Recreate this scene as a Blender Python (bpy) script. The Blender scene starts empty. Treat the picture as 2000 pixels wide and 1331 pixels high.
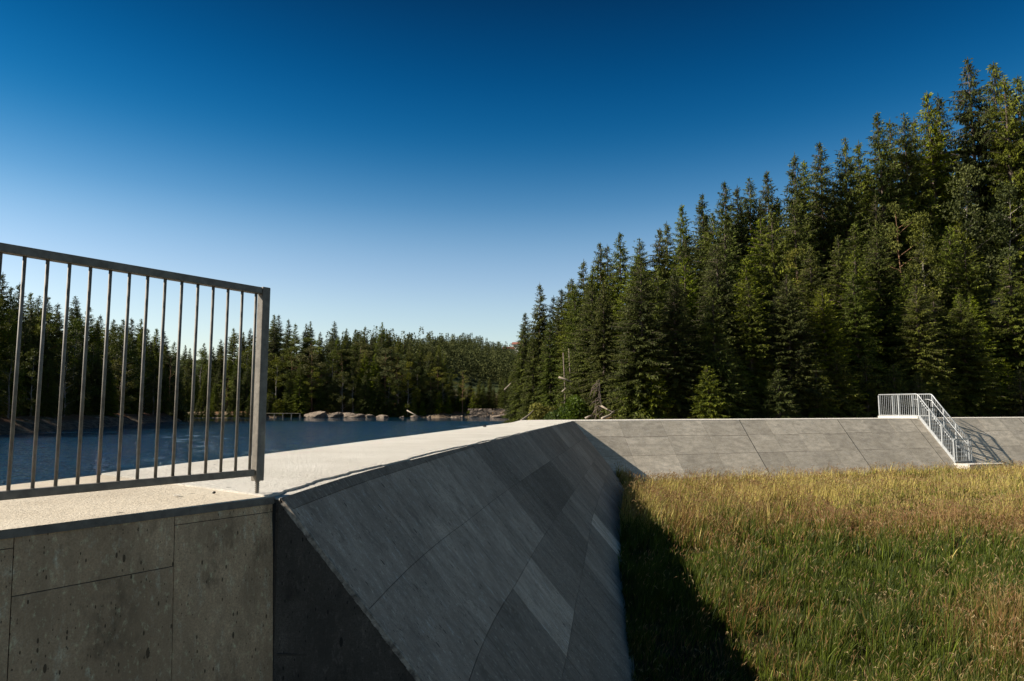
import bpy, math, random
import numpy as np
R = math.radians
sc = bpy.context.scene
col = sc.collection

# ------------------------------------------------------------------ camera, sky, sun, exposure
cam = bpy.data.cameras.new('camera'); cam_o = bpy.data.objects.new('camera', cam); col.objects.link(cam_o)
sc.camera = cam_o
cam.sensor_width = 36.0; cam.lens = 24.0; cam.clip_start = 0.05; cam.clip_end = 5000
PITCH = math.atan(131 / 1333)
cam_o.location = (0, 0, 0); cam_o.rotation_euler = (R(90) + PITCH, 0, 0)

SUN_EL, SUN_AZ = 35.0, 4.0           # degrees; azimuth is measured from due left, positive behind the viewer
sv = (-math.cos(R(SUN_AZ)) * math.cos(R(SUN_EL)), -math.sin(R(SUN_AZ)) * math.cos(R(SUN_EL)), math.sin(R(SUN_EL)))
world = bpy.data.worlds.new('World'); sc.world = world; world.use_nodes = True
wn = world.node_tree; bg = wn.nodes['Background']
sky = wn.nodes.new('ShaderNodeTexSky'); sky.sky_type = 'NISHITA'; sky.sun_disc = False
sky.sun_elevation = R(SUN_EL); sky.sun_rotation = math.atan2(sv[0], sv[1]); sky.altitude = 100
tc = wn.nodes.new('ShaderNodeTexCoord'); sp = wn.nodes.new('ShaderNodeSeparateXYZ')
wn.links.new(tc.outputs['Generated'], sp.inputs[0])
rp = wn.nodes.new('ShaderNodeValToRGB')          # polarised, very clear air: deep blue high up, pale low down
el = rp.color_ramp.elements; rp.color_ramp.interpolation = 'B_SPLINE'
pts = [(5, (.96, .92, .86)), (8, (.88, .88, .84)), (10.5, (.76, .80, .83)), (13.5, (.54, .70, .76)), (16.6, (.25, .53, .66)),
       (20.6, (.04, .345, .53)), (24.5, (.012, .25, .44)), (28, (.005, .187, .35)), (32, (.005, .122, .24)), (42, (.008, .07, .13)), (80, (.02, .08, .12))]
while len(el) < len(pts): el.new(0.5)
for e, (d, c) in zip(el, pts):
    e.position = math.sin(R(d)); e.color = (*c, 1)
wn.links.new(sp.outputs['Z'], rp.inputs[0])
mx = wn.nodes.new('ShaderNodeMix'); mx.data_type = 'RGBA'; mx.blend_type = 'MULTIPLY'; mx.inputs[0].default_value = 1
wn.links.new(sky.outputs[0], mx.inputs[6]); wn.links.new(rp.outputs[0], mx.inputs[7])
wn.links.new(mx.outputs[2], bg.inputs[0]); bg.inputs[1].default_value = 0.1
sun = bpy.data.lights.new('sun', 'SUN'); sun.energy = 5.0; sun.angle = R(0.5); sun.color = (1, .92, .80)
sun_o = bpy.data.objects.new('sun', sun); col.objects.link(sun_o)
sun_o.rotation_euler = (R(90) - R(SUN_EL), 0, math.atan2(sv[0], -sv[1]))
sc.view_settings.view_transform = 'Standard'; sc.view_settings.look = 'None'
sc.view_settings.exposure = 0.9; sc.view_settings.gamma = 1
sc.cycles.max_bounces = 6; sc.cycles.diffuse_bounces = 3; sc.cycles.transmission_bounces = 3; sc.cycles.glossy_bounces = 3

# ------------------------------------------------------------------ helpers
H = -0.477                       # crest level (the eye is 0)
def tag(o, label=None, cat=None, group=None, kind=None):
    if label: o['label'] = label
    if cat: o['category'] = cat
    if group: o['group'] = group
    if kind: o['kind'] = kind
    return o
def empty(name, loc=(0, 0, 0), rz=0.0):
    o = bpy.data.objects.new(name, None); col.objects.link(o); o.location = loc; o.rotation_euler = (0, 0, rz); o.empty_display_size = .2
    return o
def mesh(name, V, F, mats=(), attrs=None, uv=None, smooth=False, fm=None):
    """V (n,3); F list of arrays, each (m,k) with faces of k corners"""
    me = bpy.data.meshes.new(name)
    V = np.asarray(V, dtype=np.float32)
    me.vertices.add(len(V)); me.vertices.foreach_set('co', V.ravel())
    Fs = [np.asarray(f, dtype=np.int32) for f in F if len(f)]
    loops = np.concatenate([f.ravel() for f in Fs]); tot = np.concatenate([np.full(len(f), f.shape[1], np.int32) for f in Fs])
    st = np.concatenate([[0], np.cumsum(tot)[:-1]]).astype(np.int32)
    me.loops.add(len(loops)); me.loops.foreach_set('vertex_index', loops)
    me.polygons.add(len(tot)); me.polygons.foreach_set('loop_start', st)
    try: me.polygons.foreach_set('loop_total', tot)
    except Exception: pass
    me.polygons.foreach_set('use_smooth', np.full(len(tot), bool(smooth)))
    if fm is not None: me.polygons.foreach_set('material_index', np.asarray(fm, np.int32))
    for k, a in (attrs or {}).items():
        a = np.asarray(a, np.float32)
        if a.ndim == 1:
            at = me.attributes.new(k, 'FLOAT', 'POINT'); at.data.foreach_set('value', a)
        else:
            at = me.attributes.new(k, 'FLOAT_COLOR', 'POINT')
            at.data.foreach_set('color', np.concatenate([a, np.ones((len(a), 1), np.float32)], 1).ravel())
    if uv is not None:
        ul = me.uv_layers.new(name='UVMap'); ul.data.foreach_set('uv', np.asarray(uv, np.float32)[loops].ravel())
    for m in mats: me.materials.append(m)
    me.update(calc_edges=True); me.validate()
    return me
def ob(name, me, parent=None, loc=(0, 0, 0)):
    o = bpy.data.objects.new(name, me); col.objects.link(o); o.location = loc
    if parent: o.parent = parent
    return o
class MB:
    """collects boxes, bars and tubes into ONE mesh"""
    def __init__(s): s.v = []; s.f = []
    def hexa(s, c8):
        n = len(s.v); s.v += [tuple(c) for c in c8]
        s.f += [(n, n+3, n+2, n+1), (n+4, n+5, n+6, n+7), (n, n+1, n+5, n+4), (n+1, n+2, n+6, n+5), (n+2, n+3, n+7, n+6), (n+3, n, n+4, n+7)]
        return s
    def box(s, c, size):
        x, y, z = c; a, b, d = size[0]/2, size[1]/2, size[2]/2
        return s.hexa([(x-a, y-b, z-d), (x+a, y-b, z-d), (x+a, y+b, z-d), (x-a, y+b, z-d), (x-a, y-b, z+d), (x+a, y-b, z+d), (x+a, y+b, z+d), (x-a, y+b, z+d)])
    def bar(s, p, q, w, h=None, up=(0, 0, 1)):
        """rectangular bar from p to q: w across, h along up"""
        h = h or w; p = np.array(p, float); q = np.array(q, float); d = q-p; d /= np.linalg.norm(d)
        u = np.array(up, float)
        if abs(d @ u) > .99: u = np.array((0., 1, 0)) if abs(d[1]) < .9 else np.array((1., 0, 0))
        a = np.cross(d, u); a /= np.linalg.norm(a); b = np.cross(a, d); a *= w/2; b *= h/2
        return s.hexa([p-a-b, p+a-b, p+a+b, p-a+b, q-a-b, q+a-b, q+a+b, q-a+b])
    def tube(s, pts, r, n=8, cap=True):
        pts = [np.array(p, float) for p in pts]; rs = r if hasattr(r, '__len__') else [r]*len(pts)
        base = len(s.v); a = None
        for i, p in enumerate(pts):
            d = pts[min(i+1, len(pts)-1)] - pts[max(i-1, 0)]; d /= np.linalg.norm(d)
            if a is None:
                u = np.array((0, 0, 1.)) if abs(d[2]) < .9 else np.array((1., 0, 0)); a = np.cross(d, u)
            a = a - d*(a @ d); a /= np.linalg.norm(a); b = np.cross(d, a)
            for k in range(n):
                t = 2*math.pi*k/n; s.v.append(tuple(p + (a*math.cos(t)+b*math.sin(t))*rs[i]))
        for i in range(len(pts)-1):
            for k in range(n):
                s.f.append((base+i*n+k, base+i*n+(k+1) % n, base+(i+1)*n+(k+1) % n, base+(i+1)*n+k))
        if cap:
            for i, o_ in ((0, -1), (len(pts)-1, 1)):
                c = len(s.v); s.v.append(tuple(pts[i]))
                for k in range(n):
                    s.f.append((base+i*n+k, base+i*n+(k+1) % n, c) if o_ > 0 else (base+i*n+(k+1) % n, base+i*n+k, c))
        return s
    def build(s, name, mat, parent=None, smooth=False, loc=(0, 0, 0)):
        q = [f for f in s.f if len(f) == 4]; t = [f for f in s.f if len(f) == 3]
        return ob(name, mesh(name, s.v, [q, t], [mat], smooth=smooth), parent, loc)

# ------------------------------------------------------------------ materials
def new_mat(name):
    m = bpy.data.materials.new(name); m.use_nodes = True; nt = m.node_tree; nt.nodes.clear()
    out = nt.nodes.new('ShaderNodeOutputMaterial'); return m, nt, out
class NT:
    def __init__(s, nt): s.nt = nt
    def n(s, t, **kw):
        nd = s.nt.nodes.new(t)
        for k, v in kw.items():
            if k == 'ins':
                for a, b in v.items():
                    if hasattr(b, 'is_output') or isinstance(b, bpy.types.NodeSocket): s.nt.links.new(b, nd.inputs[a])
                    else: nd.inputs[a].default_value = b
            else: setattr(nd, k, v)
        return nd
    def noise(s, vec, scale, detail=4, rough=.6, dist=0):
        return s.n('ShaderNodeTexNoise', ins={'Vector': vec, 'Scale': scale, 'Detail': detail, 'Roughness': rough, 'Distortion': dist}).outputs['Fac']
    def mapping(s, vec, scale, loc=(0, 0, 0)):
        return s.n('ShaderNodeMapping', ins={'Vector': vec, 'Scale': scale, 'Location': loc}).outputs[0]
    def math(s, op, a, b=0.0, c=None, clamp=False):
        i = {0: a, 1: b}
        if c is not None: i[2] = c
        return s.n('ShaderNodeMath', operation=op, use_clamp=clamp, ins=i).outputs[0]
    def rng(s, v, a, b, c=0.0, d=1.0):
        return s.n('ShaderNodeMapRange', ins={0: v, 1: a, 2: b, 3: c, 4: d}).outputs[0]
    def mix(s, f, a, b, blend='MIX'):
        nd = s.n('ShaderNodeMix', data_type='RGBA', blend_type=blend)
        for i, v in ((0, f), (6, a), (7, b)):
            if isinstance(v, bpy.types.NodeSocket): s.nt.links.new(v, nd.inputs[i])
            else: nd.inputs[i].default_value = v if i == 0 else (*v, 1) if len(v) == 3 else v
        return nd.outputs[2]
def concrete(name, base, stain, dark, streak=.5, speck=.5, rough=.9, bump=.5, panel=True, swap=False):
    """cast concrete: board streaks along the second UV direction, blow holes, stains and a per-panel tone"""
    m, nt, out = new_mat(name); N = NT(nt)
    uv = N.n('ShaderNodeUVMap', uv_map='UVMap').outputs[0]
    if swap: uv = N.n('ShaderNodeMapping', ins={'Vector': uv, 'Rotation': (0, 0, math.pi/2)}).outputs[0]
    ps = N.n('ShaderNodeNewGeometry').outputs['Position']
    big = N.noise(ps, 1.1, 5, .65)
    c = N.mix(N.rng(big, .38, .62), base, stain)
    mot = N.noise(N.mapping(uv, (1, .45, 1), (9, 9, 0)), 5.5, 7, .72)
    c = N.mix(N.rng(mot, .44, .62, 0, .75), c, tuple(x*.48 for x in base))
    st = N.noise(N.mapping(uv, (5, 1.3, 1)), 1.5, 7, .75)
    c = N.mix(N.math('MULTIPLY', N.rng(st, .40, .70), streak), c, tuple(x*.42 for x in base))
    st2 = N.noise(N.mapping(uv, (9, 2.6, 1), (3, 7, 0)), 1.7, 7, .8)
    c = N.mix(N.math('MULTIPLY', N.rng(st2, .56, .70), streak), c, tuple(min(.9, x*2.1) for x in base))
    blot = N.noise(N.mapping(uv, (2.2, 1.1, 1), (5, 2, 0)), 1.7, 8, .74)
    c = N.mix(N.math('MULTIPLY', N.rng(blot, .54, .64), dark), c, tuple(x*.25 for x in base))
    if panel:
        at = N.n('ShaderNodeAttribute', attribute_name='tone').outputs['Fac']
        c = N.mix(1.0, c, N.n('ShaderNodeCombineColor', ins={0: at, 1: at, 2: at}).outputs[0], 'MULTIPLY')
    grain = N.noise(ps, 120, 3, .75)
    c = N.mix(N.rng(grain, .40, .62, .0, .6), c, tuple(x*.35 for x in base))
    gr2 = N.noise(N.mapping(uv, (1, .5, 1), (1, 4, 2)), 38, 4, .75)
    c = N.mix(N.rng(gr2, .56, .72, .0, .5), c, tuple(min(.85, x*1.5) for x in base))
    holes = None
    for sc_, pw, lim, ml in ((17, 4, .20, .40), (48, 2.2, .24, .46), (95, 2, .26, .5)):     # blow holes, large to tiny
        vo = N.n('ShaderNodeTexVoronoi', ins={'Vector': N.mapping(uv, (1, .38, 1), (sc_, 0, 0)), 'Scale': sc_, 'Randomness': 1})
        vr = N.n('ShaderNodeSeparateColor', ins={0: vo.outputs['Color']}).outputs[0]
        h_ = N.math('LESS_THAN', N.math('ADD', vo.outputs['Distance'], N.math('MULTIPLY', grain, .12)), N.math('ADD', N.math('MULTIPLY', N.math('POWER', vr, pw), lim), .05))
        h_ = N.math('MULTIPLY', h_, N.math('GREATER_THAN', N.noise(ps, 1.3+sc_*.03, 3, .6), ml))
        holes = h_ if holes is None else N.math('MAXIMUM', holes, h_)
    c = N.mix(N.math('MULTIPLY', holes, speck), c, tuple(x*.12 for x in base))
    hgt = N.math('SUBTRACT', N.math('ADD', N.math('MULTIPLY', grain, .5), N.math('ADD', N.math('MULTIPLY', st, .6), N.math('MULTIPLY', gr2, .6))), N.math('MULTIPLY', holes, 1.3))
    bp = N.n('ShaderNodeBump', ins={'Strength': bump, 'Distance': .006, 'Height': hgt})
    b = N.n('ShaderNodeBsdfPrincipled', ins={'Base Color': c, 'Roughness': rough, 'Specular IOR Level': .2, 'Normal': bp.outputs[0]})
    nt.links.new(b.outputs[0], out.inputs[0]); return m
def crest_mat(name, base, sandy, rough_d=.012):
    m, nt, out = new_mat(name); N = NT(nt); ps = N.n('ShaderNodeNewGeometry').outputs['Position']
    c = N.mix(N.rng(N.noise(ps, 1.4, 5, .65), .35, .7), base, sandy)
    c = N.mix(N.rng(N.noise(ps, 16, 5, .7), .5, .8, 0, .35), c, tuple(x*.55 for x in base))
    f = N.noise(ps, 70, 4, .75)
    c = N.mix(N.rng(f, .55, .8, 0, .5), c, tuple(x*.5 for x in base))
    sp_ = N.n('ShaderNodeTexVoronoi', ins={'Vector': ps, 'Scale': 9.0})
    r_ = N.n('ShaderNodeSeparateColor', ins={0: sp_.outputs['Color']}).outputs[0]
    dot = N.math('LESS_THAN', sp_.outputs['Distance'], N.math('MULTIPLY', N.math('POWER', r_, 8), .17))
    c = N.mix(N.math('MULTIPLY', dot, .75), c, (.06, .05, .04))
    lines = N.noise(N.mapping(ps, (3, 14, 3)), 2.2, 5, .7)
    hgt = N.math('ADD', N.math('MULTIPLY', N.noise(ps, 30, 5, .75), 1.0), N.math('ADD', N.math('MULTIPLY', f, .5), N.math('MULTIPLY', lines, .8)))
    bp = N.n('ShaderNodeBump', ins={'Strength': .8, 'Distance': rough_d, 'Height': hgt})
    b = N.n('ShaderNodeBsdfPrincipled', ins={'Base Color': c, 'Roughness': .92, 'Specular IOR Level': .2, 'Normal': bp.outputs[0]})
    nt.links.new(b.outputs[0], out.inputs[0]); return m
def plain(name, c1, c2, scale=8, rough=.8, metal=0, bump=.3, dist=.01, stretch=(1, 1, 1), spec=.4):
    m, nt, out = new_mat(name); N = NT(nt)
    ps = N.mapping(N.n('ShaderNodeTexCoord').outputs['Object'], stretch)
    n1 = N.noise(ps, scale, 6, .65)
    c = N.mix(N.rng(n1, .35, .65), c1, c2)
    bp = N.n('ShaderNodeBump', ins={'Strength': bump, 'Distance': dist, 'Height': n1})
    b = N.n('ShaderNodeBsdfPrincipled', ins={'Base Color': c, 'Roughness': rough, 'Metallic': metal, 'Specular IOR Level': spec, 'Normal': bp.outputs[0]})
    nt.links.new(b.outputs[0], out.inputs[0]); return m
def leaf_mat(name, dark, light, trans=.25, vmin=.7, vmax=1.35, hue=.02, rough=.55, spec=.25):
    """foliage: colour runs from dark to light by the spray's own 'var' value; every tree is shifted a little"""
    m, nt, out = new_mat(name); N = NT(nt)
    at = N.n('ShaderNodeAttribute', attribute_name='var').outputs['Fac']
    c = N.mix(at, dark, light)
    rnd = N.n('ShaderNodeObjectInfo').outputs['Random']
    r2 = N.math('FRACT', N.math('MULTIPLY', rnd, 17.31))
    hs = N.n('ShaderNodeHueSaturation', ins={'Hue': N.rng(rnd, 0, 1, .5-hue, .5+hue), 'Saturation': N.rng(r2, 0, 1, .8, 1.08), 'Value': N.rng(r2, 0, 1, vmin, vmax), 'Color': c}).outputs[0]
    p = N.n('ShaderNodeBsdfPrincipled', ins={'Base Color': hs, 'Roughness': rough, 'Specular IOR Level': spec})
    t = N.n('ShaderNodeBsdfTranslucent', ins={'Color': hs})
    x = N.n('ShaderNodeMixShader', ins={0: trans, 1: p.outputs[0], 2: t.outputs[0]})
    nt.links.new(x.outputs[0], out.inputs[0]); return m
M = {}
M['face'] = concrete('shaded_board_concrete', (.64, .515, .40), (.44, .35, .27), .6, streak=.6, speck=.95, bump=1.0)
M['slab'] = concrete('grey_board_concrete', (.80, .69, .54), (.62, .53, .405), .3, streak=.5, speck=.6, bump=.7, swap=True)
M['wing'] = concrete('brown_stained_concrete', (.78, .535, .325), (.44, .29, .17), .9, streak=.6, speck=.95, bump=.8)
M['endf'] = concrete('dark_end_concrete', (.15, .125, .10), (.09, .075, .06), .8, streak=.5, speck=.8, panel=False)
M['lip'] = plain('edge_concrete', (.19, .165, .135), (.11, .095, .08), 14, .9, bump=.6)
M['crest'] = crest_mat('rough_white_concrete', (.62, .58, .51), (.52, .48, .41), .03)
M['crestwing'] = crest_mat('sandy_concrete', (.56, .49, .385), (.44, .375, .285), .014)
M['seal'] = plain('black_joint_seal', (.008, .008, .008), (.015, .014, .013), 10)
M['galv'] = plain('galvanised_steel', (.21, .185, .15), (.12, .104, .083), 22, .6, .0, .15, .002)
M['galv2'] = plain('bright_galvanised_steel', (.46, .47, .47), (.32, .33, .33), 12, .42, .25, .05, .002)
M['bark'] = plain('spruce_bark', (.13, .095, .07), (.06, .045, .035), 5, .95, bump=.8, dist=.03, stretch=(6, 6, 1))
M['pinebark'] = plain('pine_bark', (.30, .16, .08), (.14, .08, .05), 4, .9, bump=.6, dist=.03, stretch=(5, 5, 1))
M['birch'] = plain('birch_bark', (.30, .26, .21), (.09, .075, .06), 3, .8, bump=.2, stretch=(2, 2, 6))
M['deadwood'] = plain('bleached_dead_wood', (.42, .35, .27), (.20, .155, .115), 5, .9, bump=.5, dist=.02, stretch=(6, 6, 6))
M['rock'] = plain('shore_rock', (.29, .225, .165), (.07, .052, .04), 1.8, .9, bump=1.0, dist=.15)
M['spruce'] = leaf_mat('spruce_needles', (.011, .021, .005), (.155, .175, .016), .18, .6, 1.35, hue=.012, spec=.08)
M['pine'] = leaf_mat('pine_needles', (.028, .042, .012), (.24, .235, .04), .15, .8, 1.2, spec=.08)
M['leaf'] = leaf_mat('birch_leaves', (.022, .034, .007), (.155, .165, .018), .22, .7, 1.15, spec=.12)
M['bush'] = leaf_mat('bush_leaves', (.022, .042, .008), (.10, .14, .018), .3, .8, 1.2)
M['farwood'] = leaf_mat('far_needles', (.045, .052, .016), (.12, .12, .03), .05, .95, 1.05, spec=.02)

# ------------------------------------------------------------------ dam geometry
K = .85; KT = math.sqrt(1+K*K)
FP = np.array([(-1.24, 3.70), (-1.215, 4.106), (-1.165, 4.755), (-1.105, 5.3), (-1.025, 5.85), (-.93, 6.4), (-.69, 7.9), (-.44, 9.3), (.43, 14.3), (2.19, 24.46)])
seg = np.r_[0, np.cumsum(np.hypot(*np.diff(FP, axis=0).T))]; S_END = seg[-1]
def fpath(s):
    x = np.interp(s, seg, FP[:, 0]); y = np.interp(s, seg, FP[:, 1])
    e = .6; dx = np.interp(s+e, seg, FP[:, 0]) - np.interp(s-e, seg, FP[:, 0]); dy = np.interp(s+e, seg, FP[:, 1]) - np.interp(s-e, seg, FP[:, 1])
    if s < e: dx, dy = FP[1, 0]-FP[0, 0]+.01, FP[1, 1]-FP[0, 1]
    l = math.hypot(dx, dy); return x, y, dy/l, -dx/l
def main_pt(s, D, off=0.0):
    s = min(s, S_END - .495*D)
    x, y, nx, ny = fpath(s); a = K*D
    nz = K/KT; nh = 1/KT                                        # outward normal of the slope
    return (x + nx*a + nx*nh*off, y + ny*a + ny*nh*off, H - D + nz*off), (s, D*KT)
CX, CY = 2.19, 24.46; RX, RY = .944, .330; QX, QY = .330, -.944
def right_pt(s, D, off=0.0):
    s = max(s, .494*D)
    nz = K/KT; nh = 1/KT
    return (CX+RX*s+QX*K*D+QX*nh*off, CY+RY*s+QY*K*D+QY*nh*off, H-D+nz*off), (s, D*KT)
def panels(name, ptf, rects, mat, parent, gap=.004, thick=.012, step=.45):
    """board-marked concrete panels with thin joints, one mesh"""
    V, F, T, UV = [], [], [], []
    for (s0, s1, a0, a1, b0, b1, tone) in rects:               # a0,a1: top drops at s0,s1; b0,b1: bottom drops
        n = max(1, int((s1-s0)/step)); base = len(V); of = thick + random.uniform(-.0015, .0015)
        for i in range(n+1):
            u = i/n; s = s0+gap+(s1-s0-2*gap)*u
            da = a0+(a1-a0)*u + gap; db = b0+(b1-b0)*u - gap
            for (D, o_) in ((da, 0), (da, of), (db, of), (db, 0)):
                p, q = ptf(s, D, o_); V.append(p); UV.append(q); T.append(tone)
        for i in range(n):
            a = base+i*4; b = a+4
            for k in range(3): F.append((a+k, a+k+1, b+k+1, b+k))
        F.append((base, base+3, base+2, base+1)); e = base+n*4; F.append((e, e+1, e+2, e+3))
    return ob(name, mesh(name, V, [F], [mat], attrs={'tone': T}, uv=UV), parent)
random.seed(4)
# --- main dam wall, running away from the viewer
dam = tag(empty('dam_wall', (0.3, 12, -3)), 'long grey concrete dam wall in shade, with a white crest running away beside the lake', 'dam wall')
def par(o, p):
    o.parent = p; o.matrix_parent_inverse = p.matrix_world.inverted() if False else o.matrix_parent_inverse
    o.location = (o.location[0]-p.location[0], o.location[1]-p.location[1], o.location[2]-p.location[2]); return o
BP = np.array([(-2.93, 4.95), (-2.80, 5.7), (-2.52, 6.87), (-2.33, 7.89), (-2.08, 9.54), (-1.72, 11.5), (-1.10, 15.2), (-.56, 18.5), (-.02, 21.6), (.36, 25.78)])
rects = []
def L1(s): return float(np.interp(s, [0, 1.5, 3, 5.5, 9, 21], [.575, .58, .575, .555, .55, .55]))
def L2(s): return float(np.interp(s, [0, .5, 2.8, 5.5, 9, 21], [1.12, 1.12, 1.12, 1.10, 1.10, 1.08]))
def L3(s): return float(np.interp(s, [0, 3, 5, 9.5, 21], [1.70, 1.67, 1.63, 1.52, 1.5]))
lines = [0, 1.40, 2.70, 3.95, 5.2, 6.1, 7.3, 8.8, 9.9, 11.2, 12.6, 14, 15.4, 16.8, 18.2, 19.6, S_END]
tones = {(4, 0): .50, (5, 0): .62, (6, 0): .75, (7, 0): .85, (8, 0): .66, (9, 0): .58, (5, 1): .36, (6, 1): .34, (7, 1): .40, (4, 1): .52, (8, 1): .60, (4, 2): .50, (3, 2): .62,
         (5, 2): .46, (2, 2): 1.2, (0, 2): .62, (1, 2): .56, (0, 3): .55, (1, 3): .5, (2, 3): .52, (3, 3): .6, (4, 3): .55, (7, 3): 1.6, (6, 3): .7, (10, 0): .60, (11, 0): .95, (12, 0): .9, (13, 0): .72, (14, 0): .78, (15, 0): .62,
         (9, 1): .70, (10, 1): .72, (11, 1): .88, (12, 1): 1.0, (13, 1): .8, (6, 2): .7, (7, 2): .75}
def lipd(s): return float(np.interp(s, [0, 2, 4.6, 5.6, 22], [.068, .062, .036, .014, .014]))
for i in range(len(lines)-1):
    base_t = [tones.get((i, r_), random.uniform(.85, 1.0) if i < 4 else random.uniform(.62, .92)) for r_ in range(4)]
    for h_ in range(3):                                        # three form boards to a panel
        a = lines[i]+(lines[i+1]-lines[i])*h_/3; b = lines[i]+(lines[i+1]-lines[i])*(h_+1)/3
        if a < 5.0: rects.append((a, b, .004, .004, lipd(a), lipd(b), .50))
        for r_, (f0, f1) in enumerate(((lipd, L1), (L1, L2), (L2, L3), (L3, lambda s: 3.4))):
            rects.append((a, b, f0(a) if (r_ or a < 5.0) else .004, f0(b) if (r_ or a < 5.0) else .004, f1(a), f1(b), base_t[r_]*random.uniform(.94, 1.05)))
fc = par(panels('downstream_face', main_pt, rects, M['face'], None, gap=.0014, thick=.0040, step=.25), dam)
# core
V, F = [], []
n_st = 60
for i in range(n_st+1):
    u = i/n_st; s = S_END*u; D = 4.4
    (x0, y0, z0), _ = main_pt(s, 0.0); (x1, y1, z1), _ = main_pt(s, D)
    sb = np.linspace(0, 1, len(BP)); cb = np.r_[0, np.cumsum(np.hypot(*np.diff(BP, axis=0).T))]; bx = np.interp(u*cb[-1], cb, BP[:, 0]); by = np.interp(u*cb[-1], cb, BP[:, 1])
    V += [(bx, by, H-.02), (bx, by, H-6), (x0, y0, H-6), (x1, y1, H-D), (x0, y0, H-.012)]
for i in range(n_st):
    a = i*5; b = a+5
    F += [(a+1, a, b, b+1), (a+3, a+2, b+2, b+3), (a+4, a+3, b+3, b+4)]
core = ob('core', mesh('core', V, [F, [(0, 1, 2), (0, 2, 4), (4, 2, 3)]], [M['endf']], uv=[(v[0], v[2]) for v in V])); par(core, dam)
ee = []; re_ = random.Random(5); eb = MB()
for i in range(120):
    D0, D1 = .02+i*.022, .02+(i+1)*.022
    w0 = .011+re_.uniform(0, .004); (xa, ya, za), _ = main_pt(0, D0, .002); (xb, yb, zb), _ = main_pt(0, D1, .002)
    eb.hexa([(xa-w0*.6, ya-.006, za-w0), (xa+.012, ya-.006, za), (xa+.012, ya+.02, za), (xa-w0*.6, ya+.02, za-w0), (xb-w0*.6, yb-.006, zb-w0), (xb+.012, yb-.006, zb), (xb+.012, yb+.02, zb), (xb-w0*.6, yb+.02, zb-w0)])
par(eb.build('spalled_edge', plain('spalled_edge', (.50, .42, .33), (.12, .10, .08), 26, .95, bump=.8, dist=.01)), dam)
eb = MB(); eb.bar((-1.22, 3.695, H-.80), (-.60, 3.695, H-.80), .02, .009); par(eb.build('pour_line', M['endf']), dam)
# crest topping: a cast slab with a ragged lip set back from the front edge
def strip_mesh(front, back, z1, z0, mat, name):
    n = len(front); V = [(x, y, z1) for x, y in front] + [(x, y, z1) for x, y in back] + [(x, y, z0) for x, y in front] + [(x, y, z0) for x, y in back]
    F = []
    for i in range(n-1):
        F.append((i, i+1, n+i+1, n+i)); F.append((2*n+i, 2*n+i+1, i+1, i)); F.append((n+i, n+i+1, 3*n+i+1, 3*n+i))
    F.append((0, n, 3*n, 2*n)); F.append((n-1, 3*n-1, 4*n-1, 2*n-1))
    return ob(name, mesh(name, V, [F], [mat]))
def backp(u):
    cb = np.r_[0, np.cumsum(np.hypot(*np.diff(BP, axis=0).T))]; return np.interp(u*cb[-1], cb, BP[:, 0]), np.interp(u*cb[-1], cb, BP[:, 1])
n = 900; fr, fr2, bk = [], [], []
rs = random.Random(7); j = 0
for i in range(n+1):
    s = S_END*i/n; x, y, nx, ny = fpath(s)
    j = .82*j + rs.uniform(-.006, .006)
    setb = (.06 + j*1.3 + .015*math.sin(s*2.1)+.008*math.sin(s*9)) * max(.3, 1-.06*s)
    gapm = 1 if math.sin(s*4.3+1.0)+.6*math.sin(s*1.9) > -.55 else .12    # the lip is broken off here and there
    setb *= gapm
    fr.append((x-nx*setb, y-ny*setb)); fr2.append((x+nx*.003, y+ny*.003)); bx, by = backp(i/n); j2 = rs.uniform(-.006, .006); bk.append((bx+j2, by))
par(strip_mesh(fr2, bk, H-.004, H-.06, M['crest'], 'crest_ledge'), dam)
par(strip_mesh(fr, bk, H+.010, H-.003, M['crest'], 'crest_slab'), dam)
# --- wing wall, nearest, under the railing
wing = tag(empty('wing_wall', (-2, 2.8, -3)), 'brown stained concrete wing wall with sandy top, nearest, below the steel railing', 'wing wall')
A = np.array((-1.275, 3.722)); dW = np.array((-.591, -.807)); nW = np.array((.807, -.591)); BAT = .052
def wing_pt(s, D, off=0.0):
    p = A + dW*s + nW*(BAT*D+off-.01); return (p[0], p[1], H-D), (s, D)
wr = []
ws = [0, .535, 1.18, 1.85, 2.5, 3.2, 4.0, 5.0]
for i in range(len(ws)-1):
    h1 = .076 if i % 2 == 0 else .262
    t1 = random.uniform(.85, 1.0); t2 = t1*random.uniform(.92, .98)
    wr.append((ws[i], ws[i+1], .034, .034, h1, h1, t1*1.05)); wr.append((ws[i], ws[i+1], h1, h1, 1.9 if i else 2.4, 1.9 if i else 2.4, t2))
    if i: wr.append((ws[i], ws[i+1], 1.9, 1.9, 2.6, 2.6, t2*.9))
par(panels('front_face', wing_pt, wr, M['wing'], None, gap=.0018, thick=.006, step=.4), wing)
Bv = A+dW*5; Cv = Bv + np.array((-1.5, 1.1))
wp = [tuple(A), tuple(Bv), tuple(Cv), (-3.4, 3.80), (-3.13, 4.21), (-2.935, 4.94)]
V = []; nwp = len(wp)
for (zz, bt) in ((H-.02, 0), (H-4, BAT*4)):
    for i, (x, y) in enumerate(wp):
        o_ = (bt-.012) if i < 2 else 0
        V.append((x+nW[0]*o_, y+nW[1]*o_, zz))
F4 = [(i, i+nwp, (i+1) % nwp+nwp, (i+1) % nwp) for i in range(nwp)]
par(ob('core', mesh('core', V, [F4, [(0, 1, 2), (0, 2, 3), (0, 3, 4), (0, 4, 5)]], [M['endf']], uv=[(v[0]+v[1], v[2]) for v in V])), wing)
wt = [tuple(A+nW*.006), tuple(Bv+nW*.006), tuple(Cv), (-3.4, 3.80), (-3.13, 4.21), (-2.935, 4.935)]
rw = random.Random(3); top = []
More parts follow.
